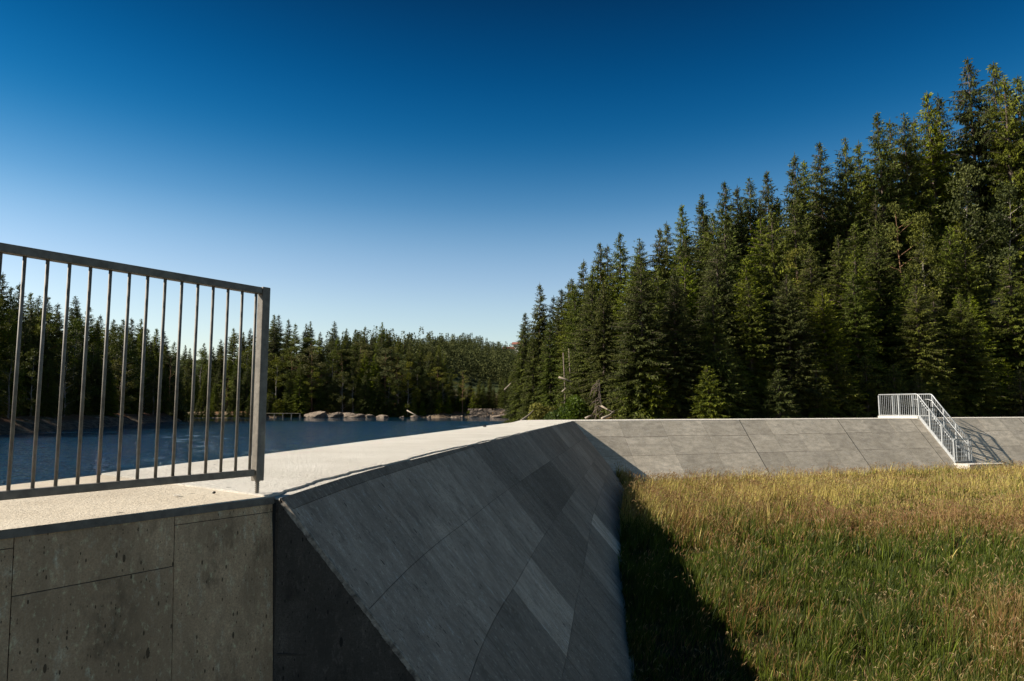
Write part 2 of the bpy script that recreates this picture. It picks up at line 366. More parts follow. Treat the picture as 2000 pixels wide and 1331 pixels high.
for i in range(nwp):
    p, q = np.array(wt[i]), np.array(wt[(i+1) % nwp]); m_ = max(1, int(np.linalg.norm(q-p)/.09))
    for k in range(m_):
        pp = p+(q-p)*k/m_
        if i == 0 and k: pp = pp + nW*rw.uniform(-.003, .003)
        top.append(pp)
nt_ = len(top)
V = [(p[0], p[1], H+.001) for p in top]+[(p[0], p[1], H-.035) for p in top]+[(-3.0, 3.2, H+.001)]
F4 = [(i, i+nt_, (i+1) % nt_+nt_, (i+1) % nt_) for i in range(nt_)]; F3 = [((i), (i+1) % nt_, 2*nt_) for i in range(nt_)]
c_ = ob('cap', mesh('cap', V, [F4, F3], [M['crestwing'], M['lip']], fm=[1]*nt_+[0]*nt_)); par(c_, wing)
js = MB(); js.box((-1.254, 3.745, H-2.03), (.05, .06, 4.0)); par(js.build('joint_seal', M['seal']), wing)
# --- right dam wall
rd = tag(empty('dam_wall', (15, 30, -3)), 'sunlit grey concrete dam wall with sloping face and stairs, crossing behind the meadow', 'dam wall')
rects = []
joints = [0, 7.05, 11.9, 17.25, 22.6, 28, 33.4, 39, 44, 49]
for i in range(len(joints)-1):
    a, b = joints[i], joints[i+1]; base = random.uniform(.92, 1.04); nb = 4
    cuts = [a+(b-a)*k/nb for k in range(nb+1)]
    for k in range(nb):
        for (f0, f1, tt) in ((.012, .55+.03*(k % 2), 1.0), (.55+.03*(k % 2), 1.2, 1.0), (1.2, 3.0, .97)):
            t = base*tt*random.uniform(.84, 1.1)
            if i == 0 and f0 > 1.1 and k < 2: t *= 1.25
            rects.append((cuts[k], cuts[k+1], f0, f0, f1, f1, t))
rects2 = []
for (a, b, f0, _, f1, _, t) in rects: rects2.append((a, b, f0, f0, f1, f1, t))
par(panels('downstream_face', right_pt, rects2, M['slab'], None, gap=.004, thick=.006, step=1.0), rd)
V, F = [], []
for s in (0, 49):
    (x0, y0, _), _u = right_pt(s, 0); (x1, y1, _), _u = right_pt(max(s, .494*3.6), 3.6)
    if s == 0: x1, y1 = x1, y1
    bx, by = (x0-QX*2.2, y0-QY*2.2) if s else (.36, 25.78)
    V += [(bx, by, H-.02), (bx, by, H-6), (x1, y1, H-3.6), (x0, y0, H-.02)]
par(ob('core', mesh('core', V, [[(1, 0, 4, 5), (3, 2, 6, 7), (4, 7, 6, 5), (0, 1, 2, 3)]], [M['endf']], uv=[(v[0]+v[1], v[2]) for v in V])), rd)
for s_ in joints[1:-1]+[S_ for S_ in (15.9,)]:
    b = MB(); b.bar(right_pt(s_, .012, .003)[0], right_pt(s_, 2.6, .003)[0], .022 if s_ != 15.9 else .014, .012, up=(0, 0, 1)); par(b.build('joint_seal', M['seal']), rd)
fr = [(CX+.004, CY+.0), (CX+.2, CY+.07)]+[(CX+RX*s+QX*.01, CY+RY*s+QY*.01) for s in np.arange(.5, 49.1, .5)]
bk = [(.365, 25.785), (.9, 26.3)]+[(CX+RX*s-QX*2.2, CY+RY*s-QY*2.2) for s in np.arange(.5, 49.1, .5)]
par(strip_mesh(fr, bk, H+.007, H-.06, M['crest'], 'crest_slab'), rd)

# ------------------------------------------------------------------ terrain
LAKE = np.array([(-1.6, 3.5), (-3, 5), (-2.2, 9.9), (.3, 26), (2.0, 29), (2.6, 40), (2.6, 70), (2.4, 100), (3.0, 137), (-4, 139), (-10, 141), (-14, 139.5), (-24, 141), (-33, 137), (-39, 136), (-44, 139), (-56, 137), (-75, 139),
                 (-84, 132), (-70, 118), (-58, 109), (-51, 106), (-49.5, 100), (-46, 84), (-41, 66), (-38, 52), (-34, 34), (-33, 5), (-36, -25), (-7, -25), (-4.5, 0)], float)
def sdist(P, poly):
    """signed distance to a polygon, negative inside"""
    P = np.asarray(P, float); d = np.full(len(P), 1e9); ins = np.zeros(len(P), bool)
    for i in range(len(poly)):
        a, b = poly[i], poly[(i+1) % len(poly)]; e = b-a; w = P-a
        t = np.clip((w@e)/(e@e), 0, 1); d = np.minimum(d, np.hypot(*(w-t[:, None]*e).T))
        c = ((a[1] <= P[:, 1]) != (b[1] <= P[:, 1])); 
        with np.errstate(divide='ignore', invalid='ignore'):
            xi = a[0]+(P[:, 1]-a[1])*e[0]/(e[1] if e[1] else 1e-9)
        ins ^= c & (P[:, 0] < xi)
    return np.where(ins, -d, d)
def sm(x, a, b): t = np.clip((x-a)/(b-a), 0, 1); return t*t*(3-2*t)
def vnoise(x, y, seed=0):
    """cheap smooth noise from summed sines"""
    r = np.random.RandomState(seed); z = 0
    for k in range(6):
        a = r.uniform(0, 6.28); f = r.uniform(.5, 1.6); ph = r.uniform(0, 6.28); z = z + np.sin((x*math.cos(a)+y*math.sin(a))*f+ph)
    return z/6
WATER = -2.0
MEAD = np.array([(-1.1, 3.7), (-.9, 7.3), (2.3, 24.6), (60, 44.7), (90, 50), (90, -60), (-8, -60), (-8, -5)], float)   # land below the dam
def ground(P):
    P = np.asarray(P, float).reshape(-1, 2); x, y = P[:, 0], P[:, 1]
    sd = sdist(P, LAKE); D = -(QX*(x-CX)+QY*(y-CY)) - 2.2          # metres behind the right dam's back edge
    z = np.where(sd < 0, WATER+.25*np.minimum(0, sd+.3)-.05, WATER + np.minimum(1.15, sd*.55) + np.clip(sd-3, 0, 50)*.05*np.where(x > 3, sm(y, 60, 90), 1))
    z = np.maximum(z, -5.5)
    z += np.where(sd > 0, .22*vnoise(x*1.3, y*1.3, 2)*sm(sd, 0, 2), 0)
    left = sm(-x, 8, 25)*sm(sd, 2, 12); z += left*(.10*np.clip(sd, 0, 60))
    ctr = sm(y, 120, 140)*sm(sd, 2, 10)*np.clip(sd, 0, 60)*.10; z += ctr*sm(-x, -30, 10)
    wr_ = sm(x, 4, 30); rise = np.clip(D-2.5, 0, 32)
    z += np.where(D > 0, wr_*(.50*rise - .0022*rise**2) + .30*sm(D, .5, 4)*sm(x, 1.5, 5), 0)
    z += sm(y, 200, 430)*(11+9*sm(x, -75, -15)+3*sm(x, -60, 30)+2*vnoise(x*.03, y*.03, 5)) - sm(y, 430, 800)*22
    m = sdist(P, MEAD) < 0
    gz = np.interp(y, [0, 3, 7, 11.5, 16, 22, 30], [-3.15, -3.1, -2.97, -2.70, -2.66, -2.63, -2.62]) + .06*vnoise(x*.9, y*.9, 1)
    tx = np.interp(y, FP[:, 1], FP[:, 0]); gz = gz + .12*np.exp(-(((x-tx)*.984-2.05)/.55)**2)*(1-sm(y, 17, 21))
    cor = np.exp(-((x-3.4)**2+(y-23.1)**2)/.9)*.36
    return np.where(m, gz+cor, z)
def ground1(x, y): return float(ground([(x, y)])[0])
def axis(parts):
    a = []
    for (s, e, st) in parts: a += list(np.arange(s, e, st))
    return np.array(a+[parts[-1][1]])
gx = axis([(-900, -200, 50), (-200, -90, 10), (-90, -20, 1.5), (-20, 60, .75), (60, 120, 6), (120, 900, 60)])
gy = axis([(-120, -10, 10), (-10, 60, .75), (60, 150, 1.5), (150, 300, 6), (300, 560, 12), (560, 2400, 150)])
GX, GY = np.meshgrid(gx, gy); PP = np.c_[GX.ravel(), GY.ravel()]; Z = ground(PP)
idx = np.arange(len(PP)).reshape(GX.shape)
F = np.c_[idx[:-1, :-1].ravel(), idx[:-1, 1:].ravel(), idx[1:, 1:].ravel(), idx[1:, :-1].ravel()]
def terrain_mat():
    m, nt, out = new_mat('forest_floor'); N = NT(nt); ps = N.n('ShaderNodeNewGeometry').outputs['Position']
    z = N.n('ShaderNodeSeparateXYZ', ins={0: ps}).outputs['Z']; y = N.n('ShaderNodeSeparateXYZ', ins={0: ps}).outputs['Y']
    n1 = N.noise(ps, .5, 6, .65); n2 = N.noise(ps, 3.5, 6, .7); n3 = N.noise(ps, 18, 4, .7)
    litter = N.mix(N.rng(n2, .35, .7), (.20, .095, .045), (.09, .05, .028))
    moss = N.mix(N.rng(n2, .4, .6), (.05, .065, .018), (.09, .075, .03))
    c = N.mix(N.rng(n1, .5, .62), litter, moss)
    rock = N.mix(N.rng(n3, .35, .65), (.40, .31, .22), (.16, .11, .075))
    c = N.mix(N.rng(N.noise(ps, .33, 5, .7), .56, .60), c, rock)
    c = N.mix(N.rng(y, 146, 175), c, N.mix(N.rng(n2, .4, .6), (.03, .045, .015), (.05, .06, .02)))
    bank = N.mix(N.rng(N.noise(ps, 1.6, 7, .75), .42, .58), (.23, .17, .11), (.05, .036, .026))
    c = N.mix(N.rng(N.math('ADD', z, N.math('MULTIPLY', n2, .5)), -1.15, -.85), bank, c)
    mead = N.math('LESS_THAN', z, -2.35)
    soil = N.mix(N.rng(n2, .4, .6), (.035, .045, .012), (.05, .035, .015))
    c = N.mix(N.math('MULTIPLY', mead, N.math('LESS_THAN', y, 45)), c, soil)
    bp = N.n('ShaderNodeBump', ins={'Strength': .9, 'Distance': .12, 'Height': N.math('ADD', n2, N.math('MULTIPLY', n3, .4))})
    b = N.n('ShaderNodeBsdfPrincipled', ins={'Base Color': c, 'Roughness': .95, 'Specular IOR Level': .15, 'Normal': bp.outputs[0]})
    nt.links.new(b.outputs[0], out.inputs[0]); return m
M['terrain'] = terrain_mat()
tag(ob('terrain', mesh('terrain', np.c_[PP, Z], [F], [M['terrain']], smooth=True)), 'brown forest floor, shore banks and meadow soil', 'terrain', kind='structure')
# water
def water_mat():
    m, nt, out = new_mat('lake_water'); N = NT(nt); ps = N.n('ShaderNodeNewGeometry').outputs['Position']
    y = N.n('ShaderNodeSeparateXYZ', ins={0: ps}).outputs['Y']
    w1 = N.noise(N.mapping(ps, (1.0, 1.5, 1)), 2.0, 3, .6, .4); w2 = N.noise(N.mapping(ps, (1, 1.3, 1)), 7.5, 2, .5, .3)
    w3 = N.noise(N.mapping(ps, (.12, .3, 1)), 1.0, 2, .5)
    h = N.math('ADD', N.math('MULTIPLY', w1, .34), N.math('MULTIPLY', w2, .30))
    edge = N.math('ADD', y, N.math('MULTIPLY', w3, 8))
    calm = N.rng(edge, 99, 105, 1.0, .02)                       # sheltered water under the far trees lies still
    h = N.math('MULTIPLY', h, calm)
    bp = N.n('ShaderNodeBump', ins={'Strength': 1.0, 'Distance': 1.0, 'Height': h})
    b = N.n('ShaderNodeBsdfPrincipled', ins={'Base Color': (.003, .030, .062, 1), 'Roughness': .05, 'IOR': 1.33, 'Specular IOR Level': .5, 'Normal': bp.outputs[0]})
    nt.links.new(b.outputs[0], out.inputs[0]); return m
M['water'] = water_mat()
def lake():
    rng = np.random.RandomState(12)
    ys = [-25.0]; 
    while ys[-1] < 146: ys.append(ys[-1]+(.16 if 2 < ys[-1] < 45 else .22 if 45 <= ys[-1] < 112 else 3.0 if ys[-1] < 2 else 2.0))
    xs = axis([(-95, -58, 3), (-58, -2, .22), (-2, 4, .22)])
    X, Y = np.meshgrid(xs, np.array(ys)); Z = np.zeros_like(X)
    for k in range(46):
        lam = math.exp(rng.uniform(math.log(.45), math.log(1.4))); a = rng.normal(1.25, .65); kk = 2*math.pi/lam
        Z += (.0056*lam)*rng.uniform(.5, 1.1)*np.sin(kk*(X*math.cos(a)+Y*math.sin(a))+rng.uniform(0, 6.28))*(1 if lam > .7 else .8)
    Z = Z/2.0 + .25*np.abs(Z)                                     # sharper crests
    gust = .75+.35*vnoise(X*.12, Y*.2, 31)
    calm = 1-sm(Y+1.6*vnoise(X*.25, Y*.1, 30), 98, 104)           # sheltered water under the far trees lies still
    calm *= .35+.65*sm(-sdist(np.c_[X.ravel(), Y.ravel()], LAKE).reshape(X.shape), 0, 3)
    Z = WATER+Z*np.clip(gust, .3, 1.2)*calm
    idx = np.arange(X.size).reshape(X.shape)
    F = np.c_[idx[:-1, :-1].ravel(), idx[:-1, 1:].ravel(), idx[1:, 1:].ravel(), idx[1:, :-1].ravel()]
    cxy = np.c_[X.ravel()[F].mean(1), Y.ravel()[F].mean(1)]; F = F[sdist(cxy, LAKE) < .7]
    tag(ob('lake_water', mesh('lake_water', np.c_[X.ravel(), Y.ravel(), Z.ravel()], [F], [M['water']], smooth=True)), 'dark blue rippled lake water', 'lake', kind='structure')
lake()

# ------------------------------------------------------------------ near railing
rail = tag(empty('railing', (-1.40, 3.81, H)), 'dark galvanised steel railing with thin vertical bars on the wing wall', 'railing')
P0 = np.array((-1.40, 3.81)); dF = np.array((-.551, -.8345)); LEN = 3.3; ang = math.atan2(-dF[1], -dF[0])
def rp3(s, z): return (dF[0]*s, dF[1]*s, z-H)
def relbox(name, s0, s1, z0, z1, w):
    b = MB(); b.bar(rp3(s0, (z0+z1)/2), rp3(s1, (z0+z1)/2), w, z1-z0); return b
o = relbox('top_rail', .028, LEN, .633, .671, .045).build('top_rail', M['galv'], rail)
bv = o.modifiers.new('bevel', 'BEVEL'); bv.width = .004; bv.segments = 2
o = relbox('bottom_rail', .028, LEN, -.372, -.336, .03).build('bottom_rail', M['galv'], rail)
bv = o.modifiers.new('bevel', 'BEVEL'); bv.width = .003; bv.segments = 2
for s_ in (0, 2.45):
    b = MB(); b.bar(rp3(s_, -.40), rp3(s_, .675), .050, .050, up=(dF[0], dF[1], 0)); po = b.build('post', M['galv'], rail)
    bv = po.modifiers.new('bevel', 'BEVEL'); bv.width = .004; bv.segments = 2
    b = MB(); zz = [H+.0, H+.03, H+.034, H+.08]
    b.tube([rp3(s_, H+.002), rp3(s_, -.395)], .0095, 10)
    for k in range(7): b.tube([rp3(s_, H+.008+k*.0105), rp3(s_, H+.012+k*.0105)], .0125, 10)
    b.build('threaded_foot', M['galv'], po)
bar_s = [.052+.0868*k for k in range(37)]
for s_ in bar_s:
    if abs(s_-2.45) < .03: continue
    b = MB(); b.tube([rp3(s_, -.338), rp3(s_, .635)], .0076, 10); b.build('bar', M['galv'], rail, smooth=True)

# ------------------------------------------------------------------ stairs on the right dam wall
def sp_(s, D=0, z=0.0, back=0.0):
    return np.array((CX+RX*s+QX*(K*D-back), CY+RY*s+QY*(K*D-back), H-D+z))
S0, S1 = 16.45, 17.28; DB = 1.80; RH = 1.0
stair = tag(empty('stairs', sp_(S0)), 'bright galvanised steel stairs with railings going down the sunlit dam face', 'stairs')
so = np.array(stair.location)
def rel(p): return tuple(np.array(p)-so)
for s_ in (S0, S1):
    b = MB(); b.bar(rel(sp_(s_, -.06, .04)), rel(sp_(s_, DB, .04)), .04, .15, up=(0, 0, 1)); b.build('stringer', M['galv2'], stair)
for k in range(1, 11):
    D = DB*k/11; p = sp_((S0+S1)/2, D, .10); b = MB(); w = (S1-S0)/2-.03
    a = np.array((RX, RY, 0)); q = np.array((QX, QY, 0)); c = p
    b.hexa([rel(c-a*w-q*.09-(0, 0, .02)), rel(c+a*w-q*.09-(0, 0, .02)), rel(c+a*w+q*.09-(0, 0, .02)), rel(c-a*w+q*.09-(0, 0, .02)),
            rel(c-a*w-q*.09+(0, 0, .02)), rel(c+a*w-q*.09+(0, 0, .02)), rel(c+a*w+q*.09+(0, 0, .02)), rel(c-a*w+q*.09+(0, 0, .02))])
    b.build('tread', M['galv2'], stair)
BACK = 2.05
for s_ in (S0, S1):
    b = MB()
    b.tube([rel(sp_(s_, 0, RH+.07, BACK)), rel(sp_(s_, 0, RH+.07, .12)), rel(sp_(s_, 0, RH+.055, .03)), rel(sp_(s_, .06, RH+.04)), rel(sp_(s_, .2, RH+.02)), rel(sp_(s_, DB, RH))], .024, 8)
    b.build('top_rail', M['galv2'], stair, smooth=True)
    ins = .07 if s_ == S0 else -.07
    b = MB(); b.tube([rel(sp_(s_+ins, 0, .84, .30)), rel(sp_(s_+ins, 0, .84, .15)), rel(sp_(s_+ins, .05, .82)), rel(sp_(s_+ins, .2, .80)), rel(sp_(s_+ins, DB-.05, .78)), rel(sp_(s_+ins, DB+.10, .72, -.12))], .017, 8)
    b.build('handrail', M['galv2'], stair, smooth=True)
    for (D, bk_) in ((0, BACK), (0, 1.0), (0, 0.0), (.60, 0), (1.2, 0), (DB, 0)):
        b = MB(); b.bar(rel(sp_(s_, D, -.02 if D else 0, bk_)), rel(sp_(s_, D, RH+.03 if not D else RH, bk_)), .05, .05, up=(RX, RY, 0)); b.build('post', M['galv2'], stair)
    b = MB(); b.bar(rel(sp_(s_, .0, .16)), rel(sp_(s_, DB, .16)), .03, .03); b.build('bottom_rail', M['galv2'], stair)
    b = MB(); b.bar(rel(sp_(s_, 0, .13, BACK)), rel(sp_(s_, 0, .13, 0)), .03, .03); b.build('bottom_rail', M['galv2'], stair)
    for k in range(1, 20):
        D = DB*k/20
        if min(abs(D-.6), abs(D-1.2)) < .04: continue
        b = MB(); b.tube([rel(sp_(s_, D, .16)), rel(sp_(s_, D, RH+.0))], .009, 5); b.build('bar', M['galv2'], stair)
    for k in range(1, 20):
        if k == 10: continue
        b = MB(); b.tube([rel(sp_(s_, 0, .13, BACK*k/20)), rel(sp_(s_, 0, RH+.05, BACK*k/20))], .009, 5); b.build('bar', M['galv2'], stair)
# gate closing the foot
gate = empty('foot_gate', (0, 0, 0)); gate.parent = stair
b = MB()
b.bar(rel(sp_(S0, DB, RH-.02, -.05)), rel(sp_(S1+.1, DB, RH-.02, -.05)), .035, .045); b.bar(rel(sp_(S0, DB, .08, -.05)), rel(sp_(S1+.1, DB, .08, -.05)), .03, .03)
b.bar(rel(sp_(S0+.07, DB, .06, -.05)), rel(sp_(S0+.07, DB, RH, -.05)), .035, .035, up=(RX, RY, 0)); b.bar(rel(sp_(S1+.08, DB, .0, -.05)), rel(sp_(S1+.08, DB, RH+.02, -.05)), .04, .04, up=(RX, RY, 0))
gf = b.build('gate_frame', M['galv2'], stair)
for k in range(1, 9):
    s_ = S0+.07+(S1-S0)*k/9; b = MB(); b.tube([rel(sp_(s_, DB, .09, -.05)), rel(sp_(s_, DB, RH-.03, -.05))], .009, 5); b.build('gate_bar', M['galv2'], gf)
bpy.data.objects.remove(gate)
b = MB(); a = np.array((RX, RY, 0)); q = np.array((QX, QY, 0)); c = sp_((S0+S1)/2, 0, .05, 1.06); w = (S1-S0)/2+.06
b.hexa([rel(c-a*w-q*1.04-(0, 0, .05)), rel(c+a*w-q*1.04-(0, 0, .05)), rel(c+a*w+q*1.04-(0, 0, .05)), rel(c-a*w+q*1.04-(0, 0, .05)), rel(c-a*w-q*1.04+(0, 0, .05)), rel(c+a*w-q*1.04+(0, 0, .05)), rel(c+a*w+q*1.04+(0, 0, .05)), rel(c-a*w+q*1.04+(0, 0, .05))])
b.build('landing', M['crest'], stair)
fp = sp_(S0+.9, DB, .0, -.25)
b = MB(); a = np.array((RX, RY, 0)); q = np.array((QX, QY, 0)); c = np.array((0, 0, 0.))
b.hexa([c-a*1.0-q*.45-(0, 0, .2), c+a*1.1-q*.45-(0, 0, .2), c+a*1.1+q*.45-(0, 0, .2), c-a*1.0+q*.45-(0, 0, .2), c-a*1.0-q*.45+(0, 0, .0), c+a*1.1-q*.45+(0, 0, .0), c+a*1.1+q*.45+(0, 0, .0), c-a*1.0+q*.45+(0, 0, .0)])
tag(b.build('foundation_pad', M['crest'], loc=tuple(fp+np.array((0, 0, .0)))), 'pale concrete pad at the foot of the stairs, among the grass', 'concrete pad')

# ------------------------------------------------------------------ plants: mesh makers
def sprays(P, Dr, L, W, rng, flat=None):
    """rhomb-shaped sprays: P base (n,3), Dr unit direction, L length, W half width"""
    n = len(P); up = rng.normal(size=(n, 3))
    if flat is not None: up = up*(1-flat) + np.array((0, 0, 1.))*flat*2
    w = np.cross(Dr, up); w /= np.linalg.norm(w, axis=1)[:, None]+1e-9
    L = np.asarray(L)[:, None]; W = np.asarray(W)[:, None]
    V = np.stack([P, P+Dr*L*.42+w*W, P+Dr*L, P+Dr*L*.42-w*W], 1).reshape(-1, 3)
    F = np.arange(4*n).reshape(-1, 4); return V, F
def norm(a): return a/(np.linalg.norm(a, axis=-1, keepdims=True)+1e-9)
def add_stems(mb, p, q, r): mb.tube([p, q], [r, r*.35], 3, cap=False)
def spruce(seed, Ht, Rd, cb, dens=1.0, droop=.30, bare=.0, gap=.0, step=.15, lw=1.0):
    rng = np.random.RandomState(seed); Ps, Ds, Ls, Ws, Cs = [], [], [], [], []
    tr = MB(); lean = rng.normal(0, .006, 2)
    zz = np.linspace(0, Ht*.985, 12)
    tr.tube([(lean[0]*z, lean[1]*z, z) for z in zz], [max(.012, (.012*Ht+.03)*(1-z/Ht)**.9) for z in zz], 7, cap=False)
    z = cb*Ht
    while z < Ht*.985:
        u = (z-cb*Ht)/(Ht*(1-cb)); env = Rd*min(1.0, .72+1.6*u+bare)*(1-u)**.78 + .03
        nb = 5+rng.poisson(5.0*dens)
        for _ in range(nb):
            if rng.rand() < gap: continue
            ph = rng.uniform(0, 6.283); L = env*(rng.uniform(.72, 1.10) if rng.rand() < .8 else rng.uniform(.4, 1.25)); br = rng.uniform(0, .55)
            z0 = z+rng.uniform(-.15, .15); cx, cy = lean*z0
            a = .32*u+.02+rng.normal(0, .07)+max(0, u-.9)*1.5
            dr = droop*(1-u)+rng.normal(0, .06)
            m = max(3, int(L/step*1.6)); t = (np.arange(m)+rng.rand(m)*.6+.25)/m; t = t[t > .12]
            rr = L*t; hz = L*(a*t-dr*1.5*t**1.6+.25*dr*t**3); ct, st = math.cos(ph), math.sin(ph)
            B = np.c_[cx+rr*ct, cy+rr*st, z0+hz]
            add_stems(tr, (cx, cy, z0), tuple(B[-1]), .012+.008*L)
            rad = np.array((ct, st, -.15)); tan = np.array((-st, ct, 0))
            for sgn in (-1, 1):
                d = norm(rad*rng.uniform(.7, 1.1, (len(t), 1)) + sgn*tan*rng.uniform(.35, .8, (len(t), 1)) + np.c_[np.zeros((len(t), 2)), rng.uniform(-.65, -.1, len(t))])
                l = (.13+.26*L*(1-t)**.8*.8)*rng.uniform(.6, 1.3, len(t)); l = np.clip(l*.9, .10, .40)*min(1, .45+.8*env)
                Ps.append(B); Ds.append(d); Ls.append(l); Ws.append(.014*lw+.038*l); Cs.append(br+rng.uniform(0, .45, len(t)))
                # second tier carried half way out
                k = l > .22
                if k.any():
                    d2 = norm(d[k]+tan*rng.uniform(-.45, .45, (k.sum(), 1))+np.c_[np.zeros((k.sum(), 2)), rng.uniform(-.9, -.1, k.sum())])
                    Ps.append(B[k]+d[k]*l[k, None]*.45); Ds.append(d2); Ls.append(l[k]*.75); Ws.append(.028*lw+.07*l[k]); Cs.append(br+rng.uniform(0, .45, k.sum()))
            # hanging twigs
            k = rng.rand(len(t)) < .85
            if k.any():
                d = norm(np.c_[rng.normal(0, .3, (k.sum(), 2)), -np.ones(k.sum())]+rad*.25)
                Ps.append(B[k]); Ds.append(d); Ls.append(rng.uniform(.14, .34, k.sum())); Ws.append(np.full(k.sum(), .030*lw)); Cs.append(br+rng.uniform(0, .4, k.sum()))
            Ps.append(B[-1:]); Ds.append(norm(np.array([[ct, st, .0]]))); Ls.append([min(.24, .10+.3*L)]); Ws.append([.035]); Cs.append([br+.45])
        z += rng.uniform(.17, .32) if u < .8 else rng.uniform(.20, .34)
    # leader
    m = 14; t = np.linspace(.95, .995, m)
    Ps.append(np.c_[lean[0]*t*Ht, lean[1]*t*Ht, t*Ht-.05]); a_ = rng.uniform(0, 6.28, m); Ds.append(norm(np.c_[np.cos(a_)*.75, np.sin(a_)*.75, np.full(m, .55)])); Ls.append(np.linspace(.22, .07, m)); Ws.append(np.full(m, .018)); Cs.append(np.full(m, .4))
    Ps.append(np.tile([[lean[0]*Ht, lean[1]*Ht, Ht-.35]], (3, 1))); Ds.append(norm(np.array([[.05, 0, 1.], [-.04, .04, 1.], [0, -.05, 1.]]))); Ls.append([.45, .38, .40]); Ws.append([.02]*3); Cs.append([.4]*3)
    P, Dd, L, W, C_ = map(np.concatenate, (Ps, Ds, Ls, Ws, Cs))
    V, F = sprays(P, Dd, L, W, rng, .25)
    return mesh('spruce_crown', V, [F], [M['spruce']], attrs={'var': np.repeat(np.clip(C_, 0, 1), 4)}), tr
def clumps(rng, centers, radii, per, ls, ws, flatz=.7, outward=.6):
    Ps, Ds, Cs = [], [], []
    for c, r in zip(centers, radii):
        n = int(per*r*r*4)+8; d = norm(rng.normal(size=(n, 3))); q = d*r*np.cbrt(rng.uniform(.25, 1, n))[:, None]; q[:, 2] *= flatz
        Ps.append(c+q); Ds.append(norm(d*outward+rng.normal(size=(n, 3))*.6)); Cs.append(np.clip(rng.uniform(0, .5)+rng.uniform(0, .5, n), 0, 1))
    P, Dd, C_ = map(np.concatenate, (Ps, Ds, Cs)); n = len(P)
    V, F = sprays(P, Dd, rng.uniform(*ls, n), rng.uniform(*ws, n), rng)
    return V, F, np.repeat(C_, 4)
def broadleaf(seed, Ht, Rd, cb, mat, bark, per=60, ls=(.09, .18), ws=(.03, .055), pine=False):
    rng = np.random.RandomState(seed); tr = MB(); m = 9; xy = np.cumsum(rng.normal(0, .012*Ht, (m, 2)), 0)*.6; zz = np.linspace(0, Ht*.93, m)
    tr.tube([(xy[i, 0], xy[i, 1], zz[i]) for i in range(m)], [max(.02, (.011*Ht+.02)*(1-z/Ht)) for z in zz], 7, cap=False)
    cs, rs_ = [], []; nb = int(30 if not pine else 26)
    for i in range(nb):
        u = (i+rng.rand())/nb; z = Ht*(cb+(1-cb)*u); env = Rd*(math.sin(math.pi*min(1, (u*.86+.14)))**.7 if not pine else (.35+.75*math.sin(math.pi*(u*.8+.18))))
        ph = rng.uniform(0, 6.28); L = env*rng.uniform(.45, 1.05); zb = max(.1, z-L*.5); tx, ty = np.interp(zb, zz, xy[:, 0]), np.interp(zb, zz, xy[:, 1])
        c = np.array((tx+L*math.cos(ph), ty+L*math.sin(ph), z)); tr.tube([(tx, ty, zb), tuple(c)], [.02+.004*Ht*(1-u), .008], 4, cap=False)
        cs.append(c); rs_.append(rng.uniform(.32, .62)*(Rd/2.0)**.5)
        if L > .8: cs.append(np.array((tx+.55*L*math.cos(ph), ty+.55*L*math.sin(ph), z-.1*L))); rs_.append(rng.uniform(.25, .5))
    cs.append(np.array((xy[-1, 0], xy[-1, 1], Ht-.3))); rs_.append(.4)
    V, F, C_ = clumps(rng, cs, rs_, per, ls, ws, .5 if pine else .85)
    return mesh('crown', V, [F], [mat], attrs={'var': C_}), tr
def protos():
    P = {}
    def fin(me_tr, bark):
        me, tr = me_tr
        q = [f for f in tr.f if len(f) == 4]; t = [f for f in tr.f if len(f) == 3]
        return me, mesh('trunk', tr.v, [q, t], [bark], smooth=True)
    P['spruce'] = [(14., *fin(spruce(11, 14, 2.8, .02, 1.25, .34), M['bark'])), (14., *fin(spruce(12, 14, 2.5, .04, 1.2, .42), M['bark'])),
                   (14., *fin(spruce(13, 14, 3.1, .05, 1.1, .28), M['bark'])), (14., *fin(spruce(14, 14, 2.7, .18, 1.0, .22, gap=.08), M['bark'])),
                   (14., *fin(spruce(15, 14, 2.7, .01, 1.35, .48), M['bark'])), (14., *fin(spruce(16, 14, 2.2, .34, .8, .18, gap=.18), M['bark']))]
    P['young'] = [(6., *fin(spruce(21, 6, 1.5, .01, 1.3, .30, step=.12), M['bark'])), (6., *fin(spruce(22, 6, 1.75, .0, 1.4, .45, step=.12), M['bark']))]
    P['pine'] = [(12., *fin(broadleaf(31, 12, 2.0, .42, M['pine'], 0, 95, (.14, .24), (.022, .04), True), M['pinebark'])), (12., *fin(broadleaf(33, 12, 2.6, .10, M['pine'], 0, 100, (.16, .28), (.03, .05), True), M['pinebark'])), (12., *fin(broadleaf(32, 12, 2.4, .30, M['pine'], 0, 95, (.14, .24), (.022, .04), True), M['pinebark']))]
    P['birch'] = [(10., *fin(broadleaf(41, 10, 1.9, .22, M['leaf'], 0, 150), M['birch'])), (10., *fin(broadleaf(42, 10, 1.5, .30, M['leaf'], 0, 150), M['birch'])), (10., *fin(broadleaf(43, 10, 2.2, .06, M['leaf'], 0, 150), M['birch']))]
    return P
PR = protos()
NAMES = {'spruce': 'spruce_tree', 'young': 'young_spruce', 'pine': 'pine_tree', 'birch': 'birch_tree'}
CATS = {'spruce': 'spruce', 'young': 'young spruce', 'pine': 'pine', 'birch': 'birch'}
trng = random.Random(99)
count = {}
def tree(kind, x, y, h, label, group, which=None, wid=1.0, z=None):
    p = PR[kind]; H0, crown, trunk = p[which if which is not None else trng.randrange(len(p))]
    z = ground1(x, y)-.12 if z is None else z
    r_ = empty(NAMES[kind], (x, y, z), trng.uniform(0, 6.283)); s_ = h/H0
    r_.scale = (s_*wid, s_*wid, s_); tag(r_, label, CATS[kind], group)
    c = ob('crown', crown, r_); t = ob('trunk', trunk, r_)
    count[kind] = count.get(kind, 0)+1
    return r_
